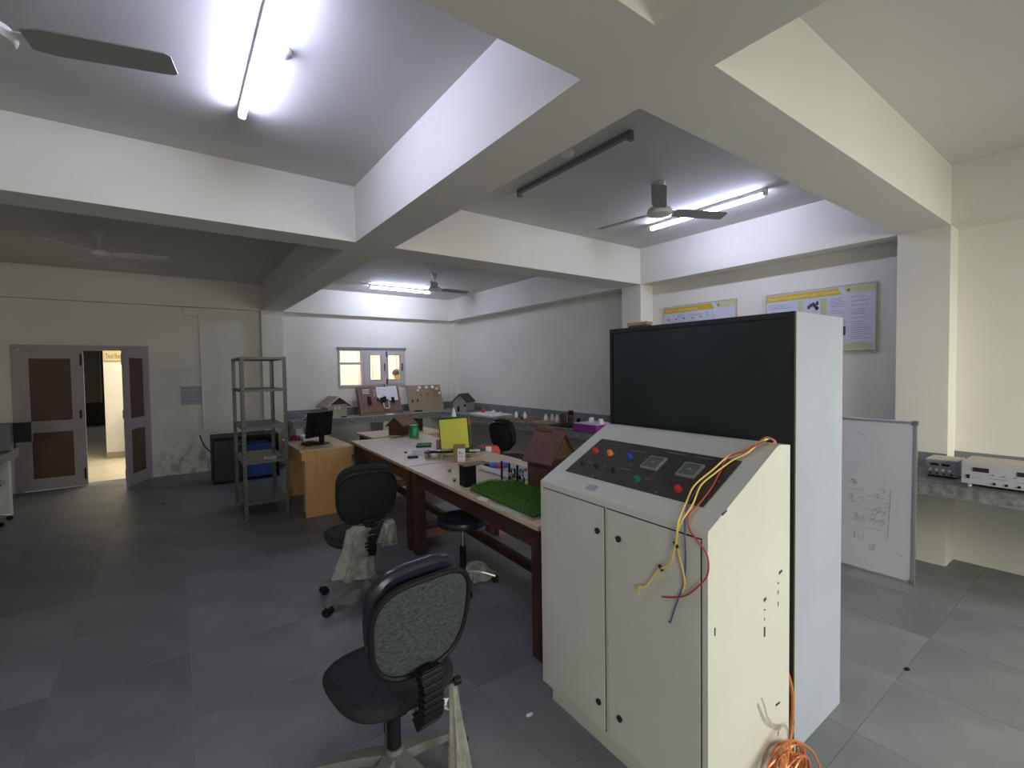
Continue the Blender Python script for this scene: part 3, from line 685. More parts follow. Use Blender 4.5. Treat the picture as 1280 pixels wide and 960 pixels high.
# ================================================================== POSTERS
def poster(y0, y1, z0, z1, title, label, seed):
    t = thing('wall_poster', label, 'poster', (XW - .02, (y0 + y1) / 2, z0), 0, None)
    obj('board', B(XW - .022, XW, y0, y1, z0, z1), 'postb', t, world=True)
    b = bmn(); e = .008
    for q in ((y0 - e, y0, z0 - e, z1 + e), (y1, y1 + e, z0 - e, z1 + e), (y0, y1, z0 - e, z0), (y0, y1, z1, z1 + e)): box(b, XW - .026, XW, *q)
    obj('rim', b, 'brass', t, world=True)
    X = XW - .022; yr = y1 - .69 * (y1 - y0)
    b = bmn(); prism(b, [(y1, z1 - .012), (yr, z1 - .012), (yr - .035, z1 - .075), (y1, z1 - .075)], X - .001, X, 'x')
    hd = obj('title_band', b, 'posty', t, world=True)
    lettering(title, .042, 'postyw', (X - .0015, y1 - .02, z1 - .045), FACE_MX, hd, ext=.0004, sx=.92)
    b = bmn(); prism(b, [(yr - .045, z1 - .005), (y0, z1 - .005), (y0, z1 - .07), (yr - .075, z1 - .07)], X - .001, X, 'x')
    lb = obj('logo_band', b, 'postg', t, world=True)
    obj('logo_mark', rod(bmn(), (X - .002, yr - .085, z1 - .04), (X - .001, yr - .085, z1 - .04), .014), mat('logo_green', (.12, .22, .10), .5), lb, world=True)
    rng = random.Random(seed); b = bmn(); w = y1 - y0
    cols = [(.02, .30), (.62, .78), (.80, .97)] if seed == 1 else [(.03, .16), (.20, .33), (.36, .5), (.62, .66), (.70, .73)]
    for c0_, c1_ in cols:
        z = z1 - .11
        while z > z0 + .06:
            f = rng.uniform(.6, 1)
            if rng.random() < .85: box(b, X - .001, X, y1 - w * (c0_ + (c1_ - c0_) * f), y1 - w * c0_, z, z + .004)
            z -= .019 + (rng.random() < .12) * .02
    obj('text_lines', b, 'postk', t, world=True)['kind'] = 'stuff'
    b = bmn()
    if seed == 1:
        for c0_, c1_ in ((.32, .37), (.53, .59)): box(b, X - .001, X, y1 - w * c1_, y1 - w * c0_, z0 + .2, z1 - .09)
        box(b, X - .001, X, y0 + .02, y1 - .02, z0 + .01, z0 + .06)
    else:
        for c0_, c1_ in ((.48, .56),): box(b, X - .001, X, y1 - w * c1_, y1 - w * c0_, z1 - .14, z1 - .11)
    obj('green_block', b, 'postg', t, world=True)
    b = bmn()
    for k in range(7 if seed == 1 else 5):
        u = rng.uniform(.40, .52) if seed == 1 else .07 + .12 * k; z = z1 - (.13 + .05 * rng.random() if seed == 1 else .155)
        lathe(b, [(.014, 0), (.012, .0008)], (0, 0, 0), 10)
        for v in b.verts[-20:]: v.co = Vector((X - v.co.z - .0005, y1 - w * u + v.co.x, z + v.co.y * (1.5 if seed == 1 else .5)))
    obj('small_drawings', b, mat('poster_dark', (.05, .05, .12), .6), t, world=True)
    return t
poster(2.73, 3.665, 1.74, 2.345, 'Know Your Instrumentation', 'left wall poster with a short yellow title band above the cupboard', 2)
poster(1.455, 2.394, 1.735, 2.33, 'Basics of Programmable Logic Controllers', 'right wall poster with a long yellow title and dark drawings', 1)

# ================================================================== STEEL RACK
rk = thing('slotted_angle_rack', 'open grey slotted-angle rack with five shelves by the door', 'rack', (.58, 5.74, 0))
RX0, RX1, RY0, RY1, RH = .575, 1.03, 5.74, 6.60, 1.775
def post(x, y, sx, sy):
    b = bmn(); box(b, min(x, x + sx * .04), max(x, x + sx * .04), min(y, y + sy * .003), max(y, y + sy * .003), 0, RH); box(b, min(x, x + sx * .003), max(x, x + sx * .003), min(y, y + sy * .04), max(y, y + sy * .04), 0, RH)
    p = obj('post', b, 'rack', rk, world=True)
    b = bmn(); k = 0
    while k * .05 < RH - .08:
        z = .05 + k * .05; box(b, min(x + sx * .014, x + sx * .026), max(x + sx * .014, x + sx * .026), min(y - sy * .0006, y), max(y - sy * .0006, y), z, z + .012); k += 1
    o = obj('bolt_slots', b, 'black', p, world=True)
for x, sx in ((RX0, 1), (RX1, -1)):
    for y, sy in ((RY0, 1), (RY1, -1)): post(x, y, sx, sy)
for z in (.16, .60, .98, 1.39, 1.745):
    b = bmn(); box(b, RX0 + .004, RX1 - .004, RY0 + .004, RY1 - .004, z + .022, z + .026)
    for y in (RY0 + .004, RY1 - .007): box(b, RX0 + .004, RX1 - .004, y, y + .003, z, z + .022)
    for x in (RX0 + .004, RX1 - .007): box(b, x, x + .003, RY0 + .007, RY1 - .007, z, z + .022)
    obj('shelf', b, 'rack', rk, world=True)
bb = thing('cardboard_strip', 'small brown cardboard box lying on a low rack shelf', 'box', (.86, 5.86, .626))
obj('carton', B(.79, .92, 5.82, 5.90, .626, .655, bev=.002), 'wood', bb, world=True)
obj('flap', B(.925, .985, 5.84, 5.88, .626, .635), 'dark', bb, world=True)

# ================================================================== BLACK CHEST with blue crates behind the rack
ch = thing('black_cupboard', 'low black cupboard with an open side standing behind the rack', 'cupboard', (.8, 8.2, 0))
b = bmn(); x0, x1, y0, y1, h = .42, 1.28, 7.9, 8.4, .67
box(b, x0, x1, y0 - .02, y1, h - .04, h); box(b, x0, x0 + .02, y0, y1, 0, h - .04); box(b, x1 - .02, x1, y0, y1, 0, h - .04); box(b, x0 + .02, x1 - .02, y1 - .02, y1, 0, h - .04); box(b, x0 + .02, x1 - .02, y0, y1 - .02, .02, .04); box(b, .78, .80, y0, y1 - .02, .04, h - .04)
obj('carcass', b, 'dark', ch, world=True)
d = obj('cupboard_door', B(x0 + .02, .78, y0 - .015, y0, .04, h - .05), 'almk', ch, world=True)
obj('handle', B(.72, .77, y0 - .03, y0 - .015, .55, .57, bev=.003), 'chrome', d, world=True)
for i, z in enumerate((.04, .30)):
    k = thing('storage_crate', ('lower' if i == 0 else 'upper') + ' blue plastic crate stacked in the open black cupboard', 'crate', (1.03, 8.1, z), 0, 'blue crates in the black cupboard')
    b = bmn(); xa, xb, ya, yb, hh = .86, 1.2, 7.93, 8.3, .23
    for q in ((xa, xb, ya, ya + .012), (xa, xb, yb - .012, yb), (xa, xa + .012, ya + .012, yb - .012), (xb - .012, xb, ya + .012, yb - .012)): box(b, *q, z, z + hh)
    box(b, xa + .012, xb - .012, ya + .012, yb - .012, z, z + .012)
    obj('walls', b, 'bluebin', k, world=True)
    b = bmn()
    for x in (xa + .03, (xa + xb) / 2, xb - .03): box(b, x - .008, x + .008, ya - .008, ya, z + .01, z + hh - .02)
    box(b, xa - .006, xb + .006, ya - .01, ya, z + hh - .02, z + hh); obj('ribs', b, 'bluebin', k, world=True)
b = bmn(); tube(b, [(.42, 8.0, .45), (.33, 8.0, .56), (.28, 8.02, .72)], .008)
tag(obj('bent_cable', b, 'dark', smooth=True), 'short black cable sticking up left of the black cupboard', 'cable')

# ================================================================== OAK COMPUTER DESK
dk = thing('computer_desk', 'light oak computer desk beside the steel rack', 'desk', (1.1, 5.35, 0))
DXa, DXb, DYa, DYb = 1.10, 1.635, 5.42, 6.55
obj('desktop', B(DXa - .02, DXb + .01, DYa - .02, DYb, .725, .75, bev=.003), 'oakt', dk, world=True)
obj('side_panel', B(DXa + .03, DXb, DYa, DYa + .02, 0, .725), 'oak', dk, world=True)
obj('side_panel', B(DXa + .03, DXb, DYb - .04, DYb - .02, 0, .725), 'oak', dk, world=True)
obj('modesty_panel', B(DXb - .05, DXb - .03, DYa + .02, DYb - .04, .25, .725), 'oak', dk, world=True)
obj('side_rail', B(DXa + .0, DXa + .03, DYa, DYb - .04, .63, .725), 'oak', dk, world=True)
obj('inner_stile', B(DXa + .03, DXa + .045, DYa + .02, DYa + .10, .05, .63), mat('pale_lilac_edge', (.40, .42, .50), .6), dk, world=True)
mo = thing('computer_monitor', 'black flat monitor seen from behind on the oak desk', 'monitor', (1.38, 5.78, .75), math.radians(-145))
b = bmn(); R = Matrix.Translation((0, 0, .235)) @ Matrix.Rotation(math.radians(-8), 4, 'X') 
obj('housing', box(bmn(), -.20, .20, -.015, .02, -.15, .15, bev=.012, mtx=R), 'dark', mo)
obj('screen', box(bmn(), -.185, .185, -.018, -.0155, -.135, .135, mtx=R), 'glassy', mo)
obj('rear_bulge', box(bmn(), -.12, .12, .02, .05, -.09, .09, bev=.012, mtx=R), 'dark', mo)
obj('stand_neck', B(-.03, .03, .01, .04, .016, .18, bev=.005), 'dark', mo)
obj('stand_foot', lathe(bmn(), [(.11, 0), (.11, .008), (.03, .018)], (0, .02, 0), sx=1, sy=.8), 'dark', mo, smooth=True)
b = bmn(); rng = random.Random(9)
for k in range(7):
    P = [(1.16 + rng.uniform(0, .2), 5.75 + rng.uniform(-.08, .12), .757 + rng.uniform(0, .03)) for _ in range(5)]; tube(b, P, .008, 6, 5)
tag(obj('cable_heap', b, 'dark', smooth=True), 'heap of black cables beside the monitor on the oak desk', 'cable')
tag(obj('maroon_cloth', lathe(bmn(), [(.07, 0), (.06, .03), (.03, .06), (.005, .07)], (1.20, 6.30, .75), 10), 'maroon', smooth=True), 'small crumpled maroon cloth at the far edge of the oak desk', 'cloth')
tag(obj('paper_stack', B(1.27, 1.5, 6.12, 6.42, .75, .80), 'paper'), 'white stack of paper behind the monitor on the oak desk', 'paper')

# ================================================================== LONG TABLES
def long_table(x0, x1, y0, y1, label, name='work_table'):
    t = thing(name, label, 'table', ((x0 + x1) / 2, (y0 + y1) / 2, 0), 0, 'brown framed work tables in a row')
    obj('tabletop', B(x0, x1, y0, y1, .735, .76, bev=.002), 'ptan', t, world=True)
    a = .085; f = x0 + .03; g = x1 - .03; p = y0 + .02; q = y1 - .02
    for x in (f, g - a):
        for y in (p, q - a): obj('leg', B(x, x + a, y, y + a, 0, .735), 'mahog' if x == f else 'pink', t, world=True)  # far-side legs coloured as lit, lighter than the near ones
    for x in (f + .01, g - .035): obj('apron', B(x, x + .025, p + a, q - a, .61, .735), 'mahog', t, world=True)
    for y in (p + .01, q - .035): obj('apron', B(f + a, g - a, y, y + .025, .61, .735), 'mahog', t, world=True)
    for y in (p + .02, q - .06): obj('end_rail', B(f + a, g - a, y, y + .04, .13, .20), 'pink', t, world=True)
    c = (f + g) / 2; obj('stretcher', B(c - .025, c + .025, p + .06, q - .06, .135, .195), 'mahog', t, world=True)
    return t
t1 = long_table(1.584, 2.56, 1.88, 3.78, 'near work table with the turf model, beside the cream cabinet')
t2 = long_table(1.667, 2.63, 3.80, 5.66, 'far work table under the yellow board and green jar')
for q in (t1, t2): q.rotation_euler = (0, 0, math.radians(-2.6))
# third table (oak panels) behind
ot = thing('oak_side_table', 'oak panelled table butted behind the far work table', 'table', (2.3, 6.2, 0))
obj('tabletop', B(2.0, 3.0, 5.75, 6.40, .735, .76, bev=.002), 'ptan', ot, world=True)
obj('side_panel', B(2.04, 2.06, 5.78, 6.38, 0, .735), 'mahog', ot, world=True)
obj('side_panel', B(2.94, 2.96, 5.78, 6.38, 0, .735), 'oak', ot, world=True)
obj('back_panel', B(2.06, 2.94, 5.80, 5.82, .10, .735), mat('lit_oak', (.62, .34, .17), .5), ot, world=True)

# ---- things on the tables
def hut(name, label, loc, rz, w, d, h, rh, wallm, roofm, over=.04, roof_edge=None, door=None, gable=None, cat='model house'):
    """ridge runs along local y; gable looks to -y"""
    t = thing(name, label, cat, loc, rz)
    obj('walls', prism(bmn(), [(-w / 2, 0), (w / 2, 0), (w / 2, h), (0, h + rh * .92), (-w / 2, h)], -d / 2, d / 2, 'y'), wallm, t)
    for s in (-1, 1):
        k = rh / (w / 2); ex = w / 2 + over
        pts = [(0, h + rh), (s * ex, h + rh - k * ex), (s * ex, h + rh - k * ex + .012), (0, h + rh + .014)]
        r = obj('roof_panel', prism(bmn(), pts, -d / 2 - over, d / 2 + over, 'y'), roofm, t)
        if roof_edge: obj('roof_edge', prism(bmn(), [(p[0], p[1] + .001) for p in pts], -d / 2 - over - .012, -d / 2 - over, 'y'), roof_edge, r)
    if door:
        for (x0, x1, z0, z1, mt) in door: obj('opening', B(x0, x1, -d / 2 - .004, -d / 2, z0, z1), mt, t)
    if gable: obj('gable_truss', prism(bmn(), [(-w / 2, h), (w / 2, h), (0, h + rh * .9)], -d / 2 - .008, -d / 2, 'y'), gable, t)
    return t
# big brown house by the cream cabinet (nearer slope faces the camera)
hb = thing('brown_model_house', 'large brown card model house beside the cream cabinet', 'model house', (2.10, 2.44, .76), math.radians(4))
w, d, h, rh = .23, .23, .235, .165
obj('walls', prism(bmn(), [(-w / 2, 0), (w / 2, 0), (w / 2, h), (0, h + rh * .9), (-w / 2, h)], -d / 2, d / 2, 'y'), 'woodd', hb)
for s in (-1, 1):
    ex = w / 2 + .025; k = rh / (w / 2)
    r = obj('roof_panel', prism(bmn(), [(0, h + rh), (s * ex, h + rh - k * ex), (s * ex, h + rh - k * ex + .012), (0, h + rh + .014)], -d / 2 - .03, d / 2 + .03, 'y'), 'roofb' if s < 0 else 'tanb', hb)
obj('gable_board', prism(bmn(), [(-w / 2, h), (w / 2, h), (0, h + rh * .88)], -d / 2 - .006, -d / 2, 'y'), 'tanb', hb)
obj('ridge_cap', B(-.02, .02, -.02, .13, h + rh + .005, h + rh + .03, bev=.004), 'roofb', hb)
# turf board
tb = thing('turf_board', 'board of bright green artificial turf on the near work table', 'model', (1.80, 2.50, .76))
tp_ = [(1.585, 2.0), (1.62, 2.74), (1.70, 2.80), (1.86, 2.84), (2.0, 2.72), (1.96, 2.0)]
obj('base_board', prism(bmn(), tp_, .76, .772, 'z'), 'wood', tb, world=True)
obj('turf_mat', prism(bmn(), [(x * .985 + .027, y * .985 + .036) for x, y in tp_], .772, .782, 'z'), 'dgreen', tb, world=True)
me = bpy.data.meshes.new('grass_blades'); V = []; Fc = []; rng = random.Random(2)
def inside(x, y):
    c = False
    for i in range(len(tp_)):
        (xa, ya), (xb, yb) = tp_[i], tp_[i - 1]
        if (ya > y) != (yb > y) and x < (xb - xa) * (y - ya) / (yb - ya) + xa: c = not c
    return c
while len(Fc) < 9000:
    x = rng.uniform(1.58, 2.0); y = rng.uniform(2.0, 2.86)
    if not inside(x, y): continue
    a = rng.uniform(0, 2 * PI); hgt = rng.uniform(.012, .03); lx, ly = rng.uniform(-.012, .012), rng.uniform(-.012, .012)
    n = len(V); V += [(x, y, .78), (x + .003 * math.cos(a), y + .003 * math.sin(a), .78), (x + lx, y + ly, .78 + hgt)]; Fc.append((n, n + 1, n + 2))
me.from_pydata([(v[0] - 1.80, v[1] - 2.50, v[2] - .76) for v in V], [], Fc); me.materials.append(M['grass'])
g = bpy.data.objects.new('grass_blades', me); COL.objects.link(g); g.parent = tb; g['kind'] = 'stuff'
def slip(name, c, sx, sy, rz, mt, label, cat, h=.008, z=.76, group=None):
    t = B(-sx / 2, sx / 2, -sy / 2, sy / 2, 0, h); o = obj(name, t, mt); o.location = (c[0], c[1], z); o.rotation_euler = (0, 0, rz); return tag(o, label, cat, group)
slip('pale_strip', (1.575, 2.24), .05, .25, .12, mat('pale_green_strip', (.42, .52, .40), .6), 'pale green strip at the near edge of the turf board', 'strip')
slip('foam_piece', (1.585, 2.52), .03, .08, .1, 'white', 'small white foam piece at the turf board edge', 'foam', .014)
# black stand with clear sheet, blue tool
bs = thing('black_box_stand', 'black upright box at the left end of the turf board', 'box', (1.70, 2.95, .76))
obj('box_body', B(1.66, 1.75, 2.86, 2.95, .76, .91, bev=.003), 'dark', bs, world=True)
obj('card_top', B(1.655, 1.86, 2.85, 2.96, .91, .917), 'card', bs, world=True)
gp = thing('circuit_sheet', 'pale upright circuit sheet with wires behind the turf', 'circuit board', (2.02, 2.95, .76))
obj('sheet', B(2.06, 2.07, 2.76, 3.30, .768, .80), 'paper', gp, world=True)
obj('base_sheet', B(2.04, 2.40, 2.76, 3.30, .76, .768), 'pcb', gp, world=True)
for p in (2.80, 2.90, 2.70):
    obj('standoff', B(2.0, 2.012, p, p + .012, .76, .90), 'dark', gp, world=True)
b = bmn(); rng = random.Random(4)
for k in range(9):
    y = rng.uniform(2.62, 2.85); tube(b, [(2.0 + rng.uniform(-.03, .03), y + rng.uniform(-.05, .05), .77 + rng.uniform(0, .11)) for _ in range(4)], .003, 5, 5)
obj('jumper_wires', b, 'dark', gp, world=True)
b = bmn()
for k in range(8): 
    x, y, z = 2.0 + rng.uniform(-.04, .04), rng.uniform(2.6, 2.75), .765 + rng.uniform(0, .10); box(b, x, x + .02, y, y + .02, z, z + .02)
obj('small_parts', b, 'stoneh', gp, world=True)
bt = thing('glue_gun', 'blue and red hand tool lying across the clear sheet', 'tool', (2.2, 3.25, .77))
obj('tool_body', box(bmn(), -.07, .09, -.02, .02, 0, .04, bev=.01, mtx=Matrix.Rotation(-.6, 4, 'Z')), 'blue', bt)
obj('grip', box(bmn(), .0, .05, -.03, .0, 0, .035, bev=.008, mtx=Matrix.Rotation(-.6, 4, 'Z')), 'red', bt)
obj('nose', box(bmn(), -.12, -.07, -.012, .012, .005, .03, bev=.004, mtx=Matrix.Rotation(-.6, 4, 'Z')), 'dark', bt)
# yellow board
yb_ = thing('yellow_board', 'bright yellow card board standing upright on the far table', 'board', (2.30, 4.14, .76), math.radians(-36))
obj('card', box(bmn(), -.145, .135, -.006, 0, .045, .345, mtx=Matrix.Rotation(math.radians(-4), 4, 'Y')), 'yellow', yb_)
obj('backing', box(bmn(), -.155, .150, .0, .012, .02, .355, mtx=Matrix.Rotation(math.radians(-4), 4, 'Y')), 'dgreen', yb_)
obj('red_tab', B(.125, .145, -.012, .002, .29, .355), 'red', yb_)
obj('side_post', B(-.20, -.165, -.01, .03, 0, .13), 'card', yb_)
obj('green_roof', box(bmn(), -.17, .16, .012, .16, .345, .357, mtx=Matrix.Rotation(math.radians(2), 4, 'X')), 'dgreen', yb_)
obj('roof_support', B(-.15, -.13, .13, .15, 0, .34), 'card', yb_); obj('roof_support', B(.12, .14, .13, .15, 0, .34), 'card', yb_)
q = yb_.matrix_basis @ Vector((-.03, .09, .357))
tag(obj('white_figurine', lathe(bmn(), [(.028, 0), (.026, .02), (.014, .05), (.016, .062), (.008, .075), (.004, .095)], tuple(q), 14), 'white', smooth=True), 'small white cone figure on the green roof above the yellow board', 'figurine')
pf = thing('model_platform', 'low black and white model platform in front of the yellow board', 'model', (2.17, 4.02, .76), math.radians(-36))
obj('deck', B(-.24, .26, -.10, .03, .045, .058), 'dark', pf)
obj('silver_tray', lathe(bmn(), [(.07, .058), (.085, .066), (.08, .068), (.065, .061)], (-.09, -.05, 0), 20, 1.3, .6), 'alu', pf, smooth=True)
for x, y in ((-.22, -.09), (-.07, -.09), (.22, -.09), (-.22, .01), (.22, .01)): obj('foot', B(x - .015, x + .015, y - .012, y + .012, 0, .045), 'wood', pf)
obj('white_edge', B(.19, .29, -.09, .0, .058, .062), 'white', pf)
bxn = thing('component_carton', 'small brown carton with a white printed label on the table', 'box', (2.10, 3.72, .76), math.radians(-30))
obj('carton', B(-.055, .055, -.04, .04, 0, .155, bev=.002), 'tanb', bxn)
obj('label_sheet', B(-.018, .05, -.0415, -.04, .005, .125), 'white', bxn)
b = bmn()
for x0, x1, z0, z1 in ((-.005, .008, .075, .10), (.015, .019, .07, .105), (.026, .036, .075, .09), (-.008, .036, .055, .059), (-.008, .036, .045, .048), (-.005, .03, .018, .021)): box(b, x0, x1, -.0422, -.0415, z0, z1)
obj('label_print', b, 'postk', bxn)
slip('notebook', at(530, 556, 'z', .77)[:2], .16, .22, -.5, 'dgreen', 'dark green notebook left of the model platform', 'book', .018)
slip('paper_pad', at(528, 566, 'z', .77)[:2], .20, .20, -.5, 'paper', 'white paper pad leaning on the dark green notebook', 'paper', .012)
slip('card_strip', at(597, 561, 'z', .77)[:2], .10, .22, -.3, 'dgreen', 'dark green card right of the yellow board', 'card', .02)
slip('black_clip', at(516, 571, 'z', .77)[:2], .10, .05, -.4, 'dark', 'black clip beside the white paper pad', 'clip', .02)
slip('bottle_cap', at(507, 565, 'z', .77)[:2], .022, .022, 0, 'dark', 'tiny black cap on the far work table', 'cap', .012)
for i, (u, v) in enumerate(((562, 590), (568, 602))):
    q = at(u, v, 'z', .76); b = bmn(); rng = random.Random(i)
    for k in range(26):
        a = rng.uniform(0, 2 * PI); r = rng.uniform(.004, .022); p = q + Vector((rng.uniform(-.006, .006), rng.uniform(-.006, .006), 0)); rod(b, p, p + Vector((math.cos(a) * r, math.sin(a) * r, rng.uniform(.005, .035))), .0014, .0006, 4)
    tag(obj('turf_tuft', b, 'dgreen'), ('farther' if i == 0 else 'nearer') + ' loose tuft of green turf on the near work table', 'tuft', 'loose turf tufts')
# green jar and brown hut at the far end
jr = thing('green_jar', 'green plastic jar with a lid on the far table end', 'jar', (2.44, 5.48, .76))
obj('jar_body', lathe(bmn(), [(.05, 0), (.06, .01), (.064, .10), (.055, .125), (.045, .13)], n=24), 'greenj', jr, smooth=True)
obj('lid', lathe(bmn(), [(.05, .128), (.052, .132), (.052, .15), (.045, .153)], n=24), 'greenj', jr, smooth=True)
hut('brown_model_hut', 'small dark brown model hut with a pinkish ridged roof behind the jar', (2.44, 5.85, .76), math.radians(-62), .24, .26, .13, .09, 'woodd', 'roofb', .03)
q = bpy.data.objects['brown_model_hut']
for k in range(6):
    obj('roof_log', rod(bmn(), (.005 + .022 * k, -.15, .222 - .0165 * k), (.005 + .022 * k, .15, .222 - .0165 * k), .011), mat('roof_log', (.26, .15, .12), .7), q, smooth=True)
tag(obj('black_speaker', B(2.72, 2.82, 6.02, 6.12, .76, .93, bev=.006), 'dark'), 'small black upright box right of the brown hut', 'box')

# ---- things on the back counter
hut('pale_model_house', 'pale plywood model house with a white edged roof on the back counter', (2.34, 8.72, ZT), math.radians(12), .36, .26, .24, .13, 'woodw', 'wood', .07, 'white', [(-.06, -.02, .15, .20, 'white'), (.01, .05, .15, .20, 'white'), (.07, .17, .0, .02, 'dark')], 'woodd')
for i, (u, v) in enumerate(((387, 526), (399, 516))):
    q = at(u, v, 'z', ZT); 
    k = thing('silver_dome', ('left' if i == 0 else 'right') + ' silver crumpled dome left of the pale model house', 'lamp', (q.x, 8.55 + .15 * i, ZT), 0, 'silver domes on the back counter')
    obj('dome', lathe(bmn(), [(.06, 0), (.065, .03), (.05, .07), (.02, .09), (.002, .092)], n=12), 'chrome', k)
    obj('base_ring', lathe(bmn(), [(.075, 0), (.075, .008), (.066, .01)], n=12), 'dark', k)
# leaning tool board (box with tilted face)
def leaning(name, label, x0, x1, yb, h, lean, thick, mt, cat='display board'):
    t = thing(name, label, cat, ((x0 + x1) / 2, yb, ZT)); w = (x1 - x0) / 2
    t.rotation_euler = (0, 0, 0)
    R = Matrix.Rotation(-lean, 4, 'X')
    o = obj('board', box(bmn(), -w, w, 0, thick, 0, h, bev=min(.02, thick / 3), mtx=R), mt, t)
    return t, R, w
t, R, w = leaning('tool_display_board', 'brown boxed display board of tools with an open booklet', 2.80, 3.62, 8.62, .58, math.radians(22), .14, 'card')
def onb(name, q, mt, bev=0): return obj(name, box(bmn(), *q, bev=bev, mtx=R), mt, t)
onb('front_board', (-w + .05, w - .02, -.012, 0, .05, .56), mat('reddish_board', (.17, .095, .065), .6, var=.12, scale=6))
bk = onb('booklet', (-.06, .15, -.022, -.014, .30, .55), 'paper'); onb('booklet', (.152, .35, -.024, -.014, .27, .56), 'paper')
b = bmn()
for k in range(12):
    z = .31 + k * .019; box(b, -.04, .13, -.0228, -.022, z, z + .003, mtx=R); box(b, .17, .33, -.0248, -.024, z, z + .003, mtx=R)
obj('booklet_print', b, 'instrd', t)
for x, z0, z1, r in ((-.22, .20, .36, .032), (.02, .22, .33, .028), (.08, .24, .35, .03), (.24, .22, .33, .03), (-.05, .27, .33, .02)):
    onb('tool', (x - r, x + r, -.04, -.013, z0, z1), 'dark', .006)
for k in range(3): onb('white_tool', (-.33, -.20, -.026, -.013, .42 + .035 * k, .435 + .035 * k), 'white', .003)
for x in (-.10, -.07, -.13): onb('metal_tool', (x, x + .012, -.026, -.013, .36, .50), 'alu', .003)
b = bmn(); P = [(.04, -.03, .24), (.045, -.03, .14), (.07, -.03, .11), (.12, -.03, .11), (.145, -.03, .14), (.15, -.03, .24)]
tube(b, [R @ Vector(p) for p in P], .009); obj('u_bracket', b, 'white', t, smooth=True)
onb('antenna_clip', (.12, .135, .0, .02, .55, .62), 'dark')
t, R, w = leaning('switch_display_board', 'olive brown board with small white switches leaning on the back wall', 3.78, 4.55, 8.66, .56, math.radians(20), .02, 'mdf')
for x in (-.12, .03, .17): onb('switch', (x, x + .05, -.02, -.001, .48, .53), 'white', .003)
for x, z in ((-.17, .42), (.26, .44), (.30, .34)): onb('bulb_holder', (x, x + .045, -.03, -.001, z, z + .045), 'white', .01)
for x in (-.3, -.19): onb('clip', (x, x + .02, -.012, -.001, .20, .26), 'dark')
for x in (-.09, .06, .2): onb('clip', (x, x + .015, -.012, -.001, .34, .37), 'dark')
b = bmn(); tube(b, [R @ Vector(p) for p in ((.19, -.01, .44), (.24, -.02, .42), (.29, -.02, .38), (.27, -.02, .32), (.3, -.015, .28))], .005); obj('flex', b, 'maroon', t)
onb('bottom_block', (-.28, -.13, -.03, .0, .0, .02), 'dark')
slip('plastic_disc', (3.28, 8.45), .16, .07, 0, 'white', 'white lid lying below the tool display board', 'lid', .02, ZT)
# stone house at the corner
hut('stone_model_house', 'grey pebbled model house with a dark roof in the counter corner', (4.72, 8.15, ZT), math.radians(-60), .30, .34, .20, .14, 'stoneh', 'roofd', .02, None, [(-.05, .0, .0, .11, 'dark'), (.10, .14, .10, .15, 'dark')])
# ---- right counter models, from the corner toward the cupboard
def gadget(loc, w, d, label, base, items, rz=0, name='circuit_model'):
    t = thing(name, label, 'model', (*loc, ZT), rz, 'small student models on the right counter')
    obj('base_board', B(-w / 2, w / 2, -d / 2, d / 2, 0, .018), base, t)
    for (x, y, r, h, mt) in items: obj('peg', lathe(bmn(), [(r, .018), (r, .018 + h * .6), (r * .6, .018 + h * .75), (r * .5, .018 + h)], (x, y, 0), 12), mt, t, smooth=True)
    return t
gadget((4.70, 7.15), .45, .75, 'white base model with a pink figure nearest the stone house', 'white', [(.0, .25, .03, .10, 'red'), (.08, .0, .028, .06, 'white'), (-.02, -.1, .025, .06, 'white'), (.05, -.25, .03, .05, 'battw')])
gadget((4.62, 6.15), .45, .62, 'brown base model with two green and white bottles', 'card', [(.02, .12, .03, .10, 'white'), (.05, -.08, .03, .10, 'white'), (.08, .12, .02, .15, 'greenj'), (-.1, -.2, .02, .04, 'dark')])
gadget((4.60, 5.42), .45, .52, 'brown base model with three white cylinders', 'tanb', [(.1, .15, .03, .10, 'white'), (.1, .0, .028, .11, 'white'), (.08, -.13, .03, .11, 'white')])
mt3 = thing('model_machine', 'small black and brown model machine left of the purple tray', 'model', (4.6, 4.95, ZT))
obj('base_board', B(-.2, .2, -.22, .22, 0, .015), 'dark', mt3)
for k, (x, y, s, h) in enumerate(((-.02, .10, .05, .16), (.06, .02, .045, .20), (.0, -.06, .04, .14), (.08, -.12, .03, .10))):
    obj('tower', B(x - s / 2, x + s / 2, y - s, y + s * .6, .015, .015 + h, bev=.004), 'woodd' if k % 2 == 0 else 'dark', mt3)
    obj('cross_bar', B(x - s, x + s, y - .01, y + .01, h, h + .012), 'tanb', mt3)
pt = thing('purple_tray_model', 'purple box model with two white cups on its lilac top', 'model', (4.5, 4.35, ZT))
obj('tray', B(-.19, .20, -.22, .20, 0, .095, bev=.004), 'purple', pt)
obj('top_sheet', B(-.18, .19, -.21, .19, .095, .100), 'lilact', pt)
for x, y in ((.05, .09), (.02, -.11)): obj('cup', lathe(bmn(), [(.038, .10), (.04, .13), (.03, .135), (.032, .16)], (x, y, 0), 14), 'white', pt, smooth=True)

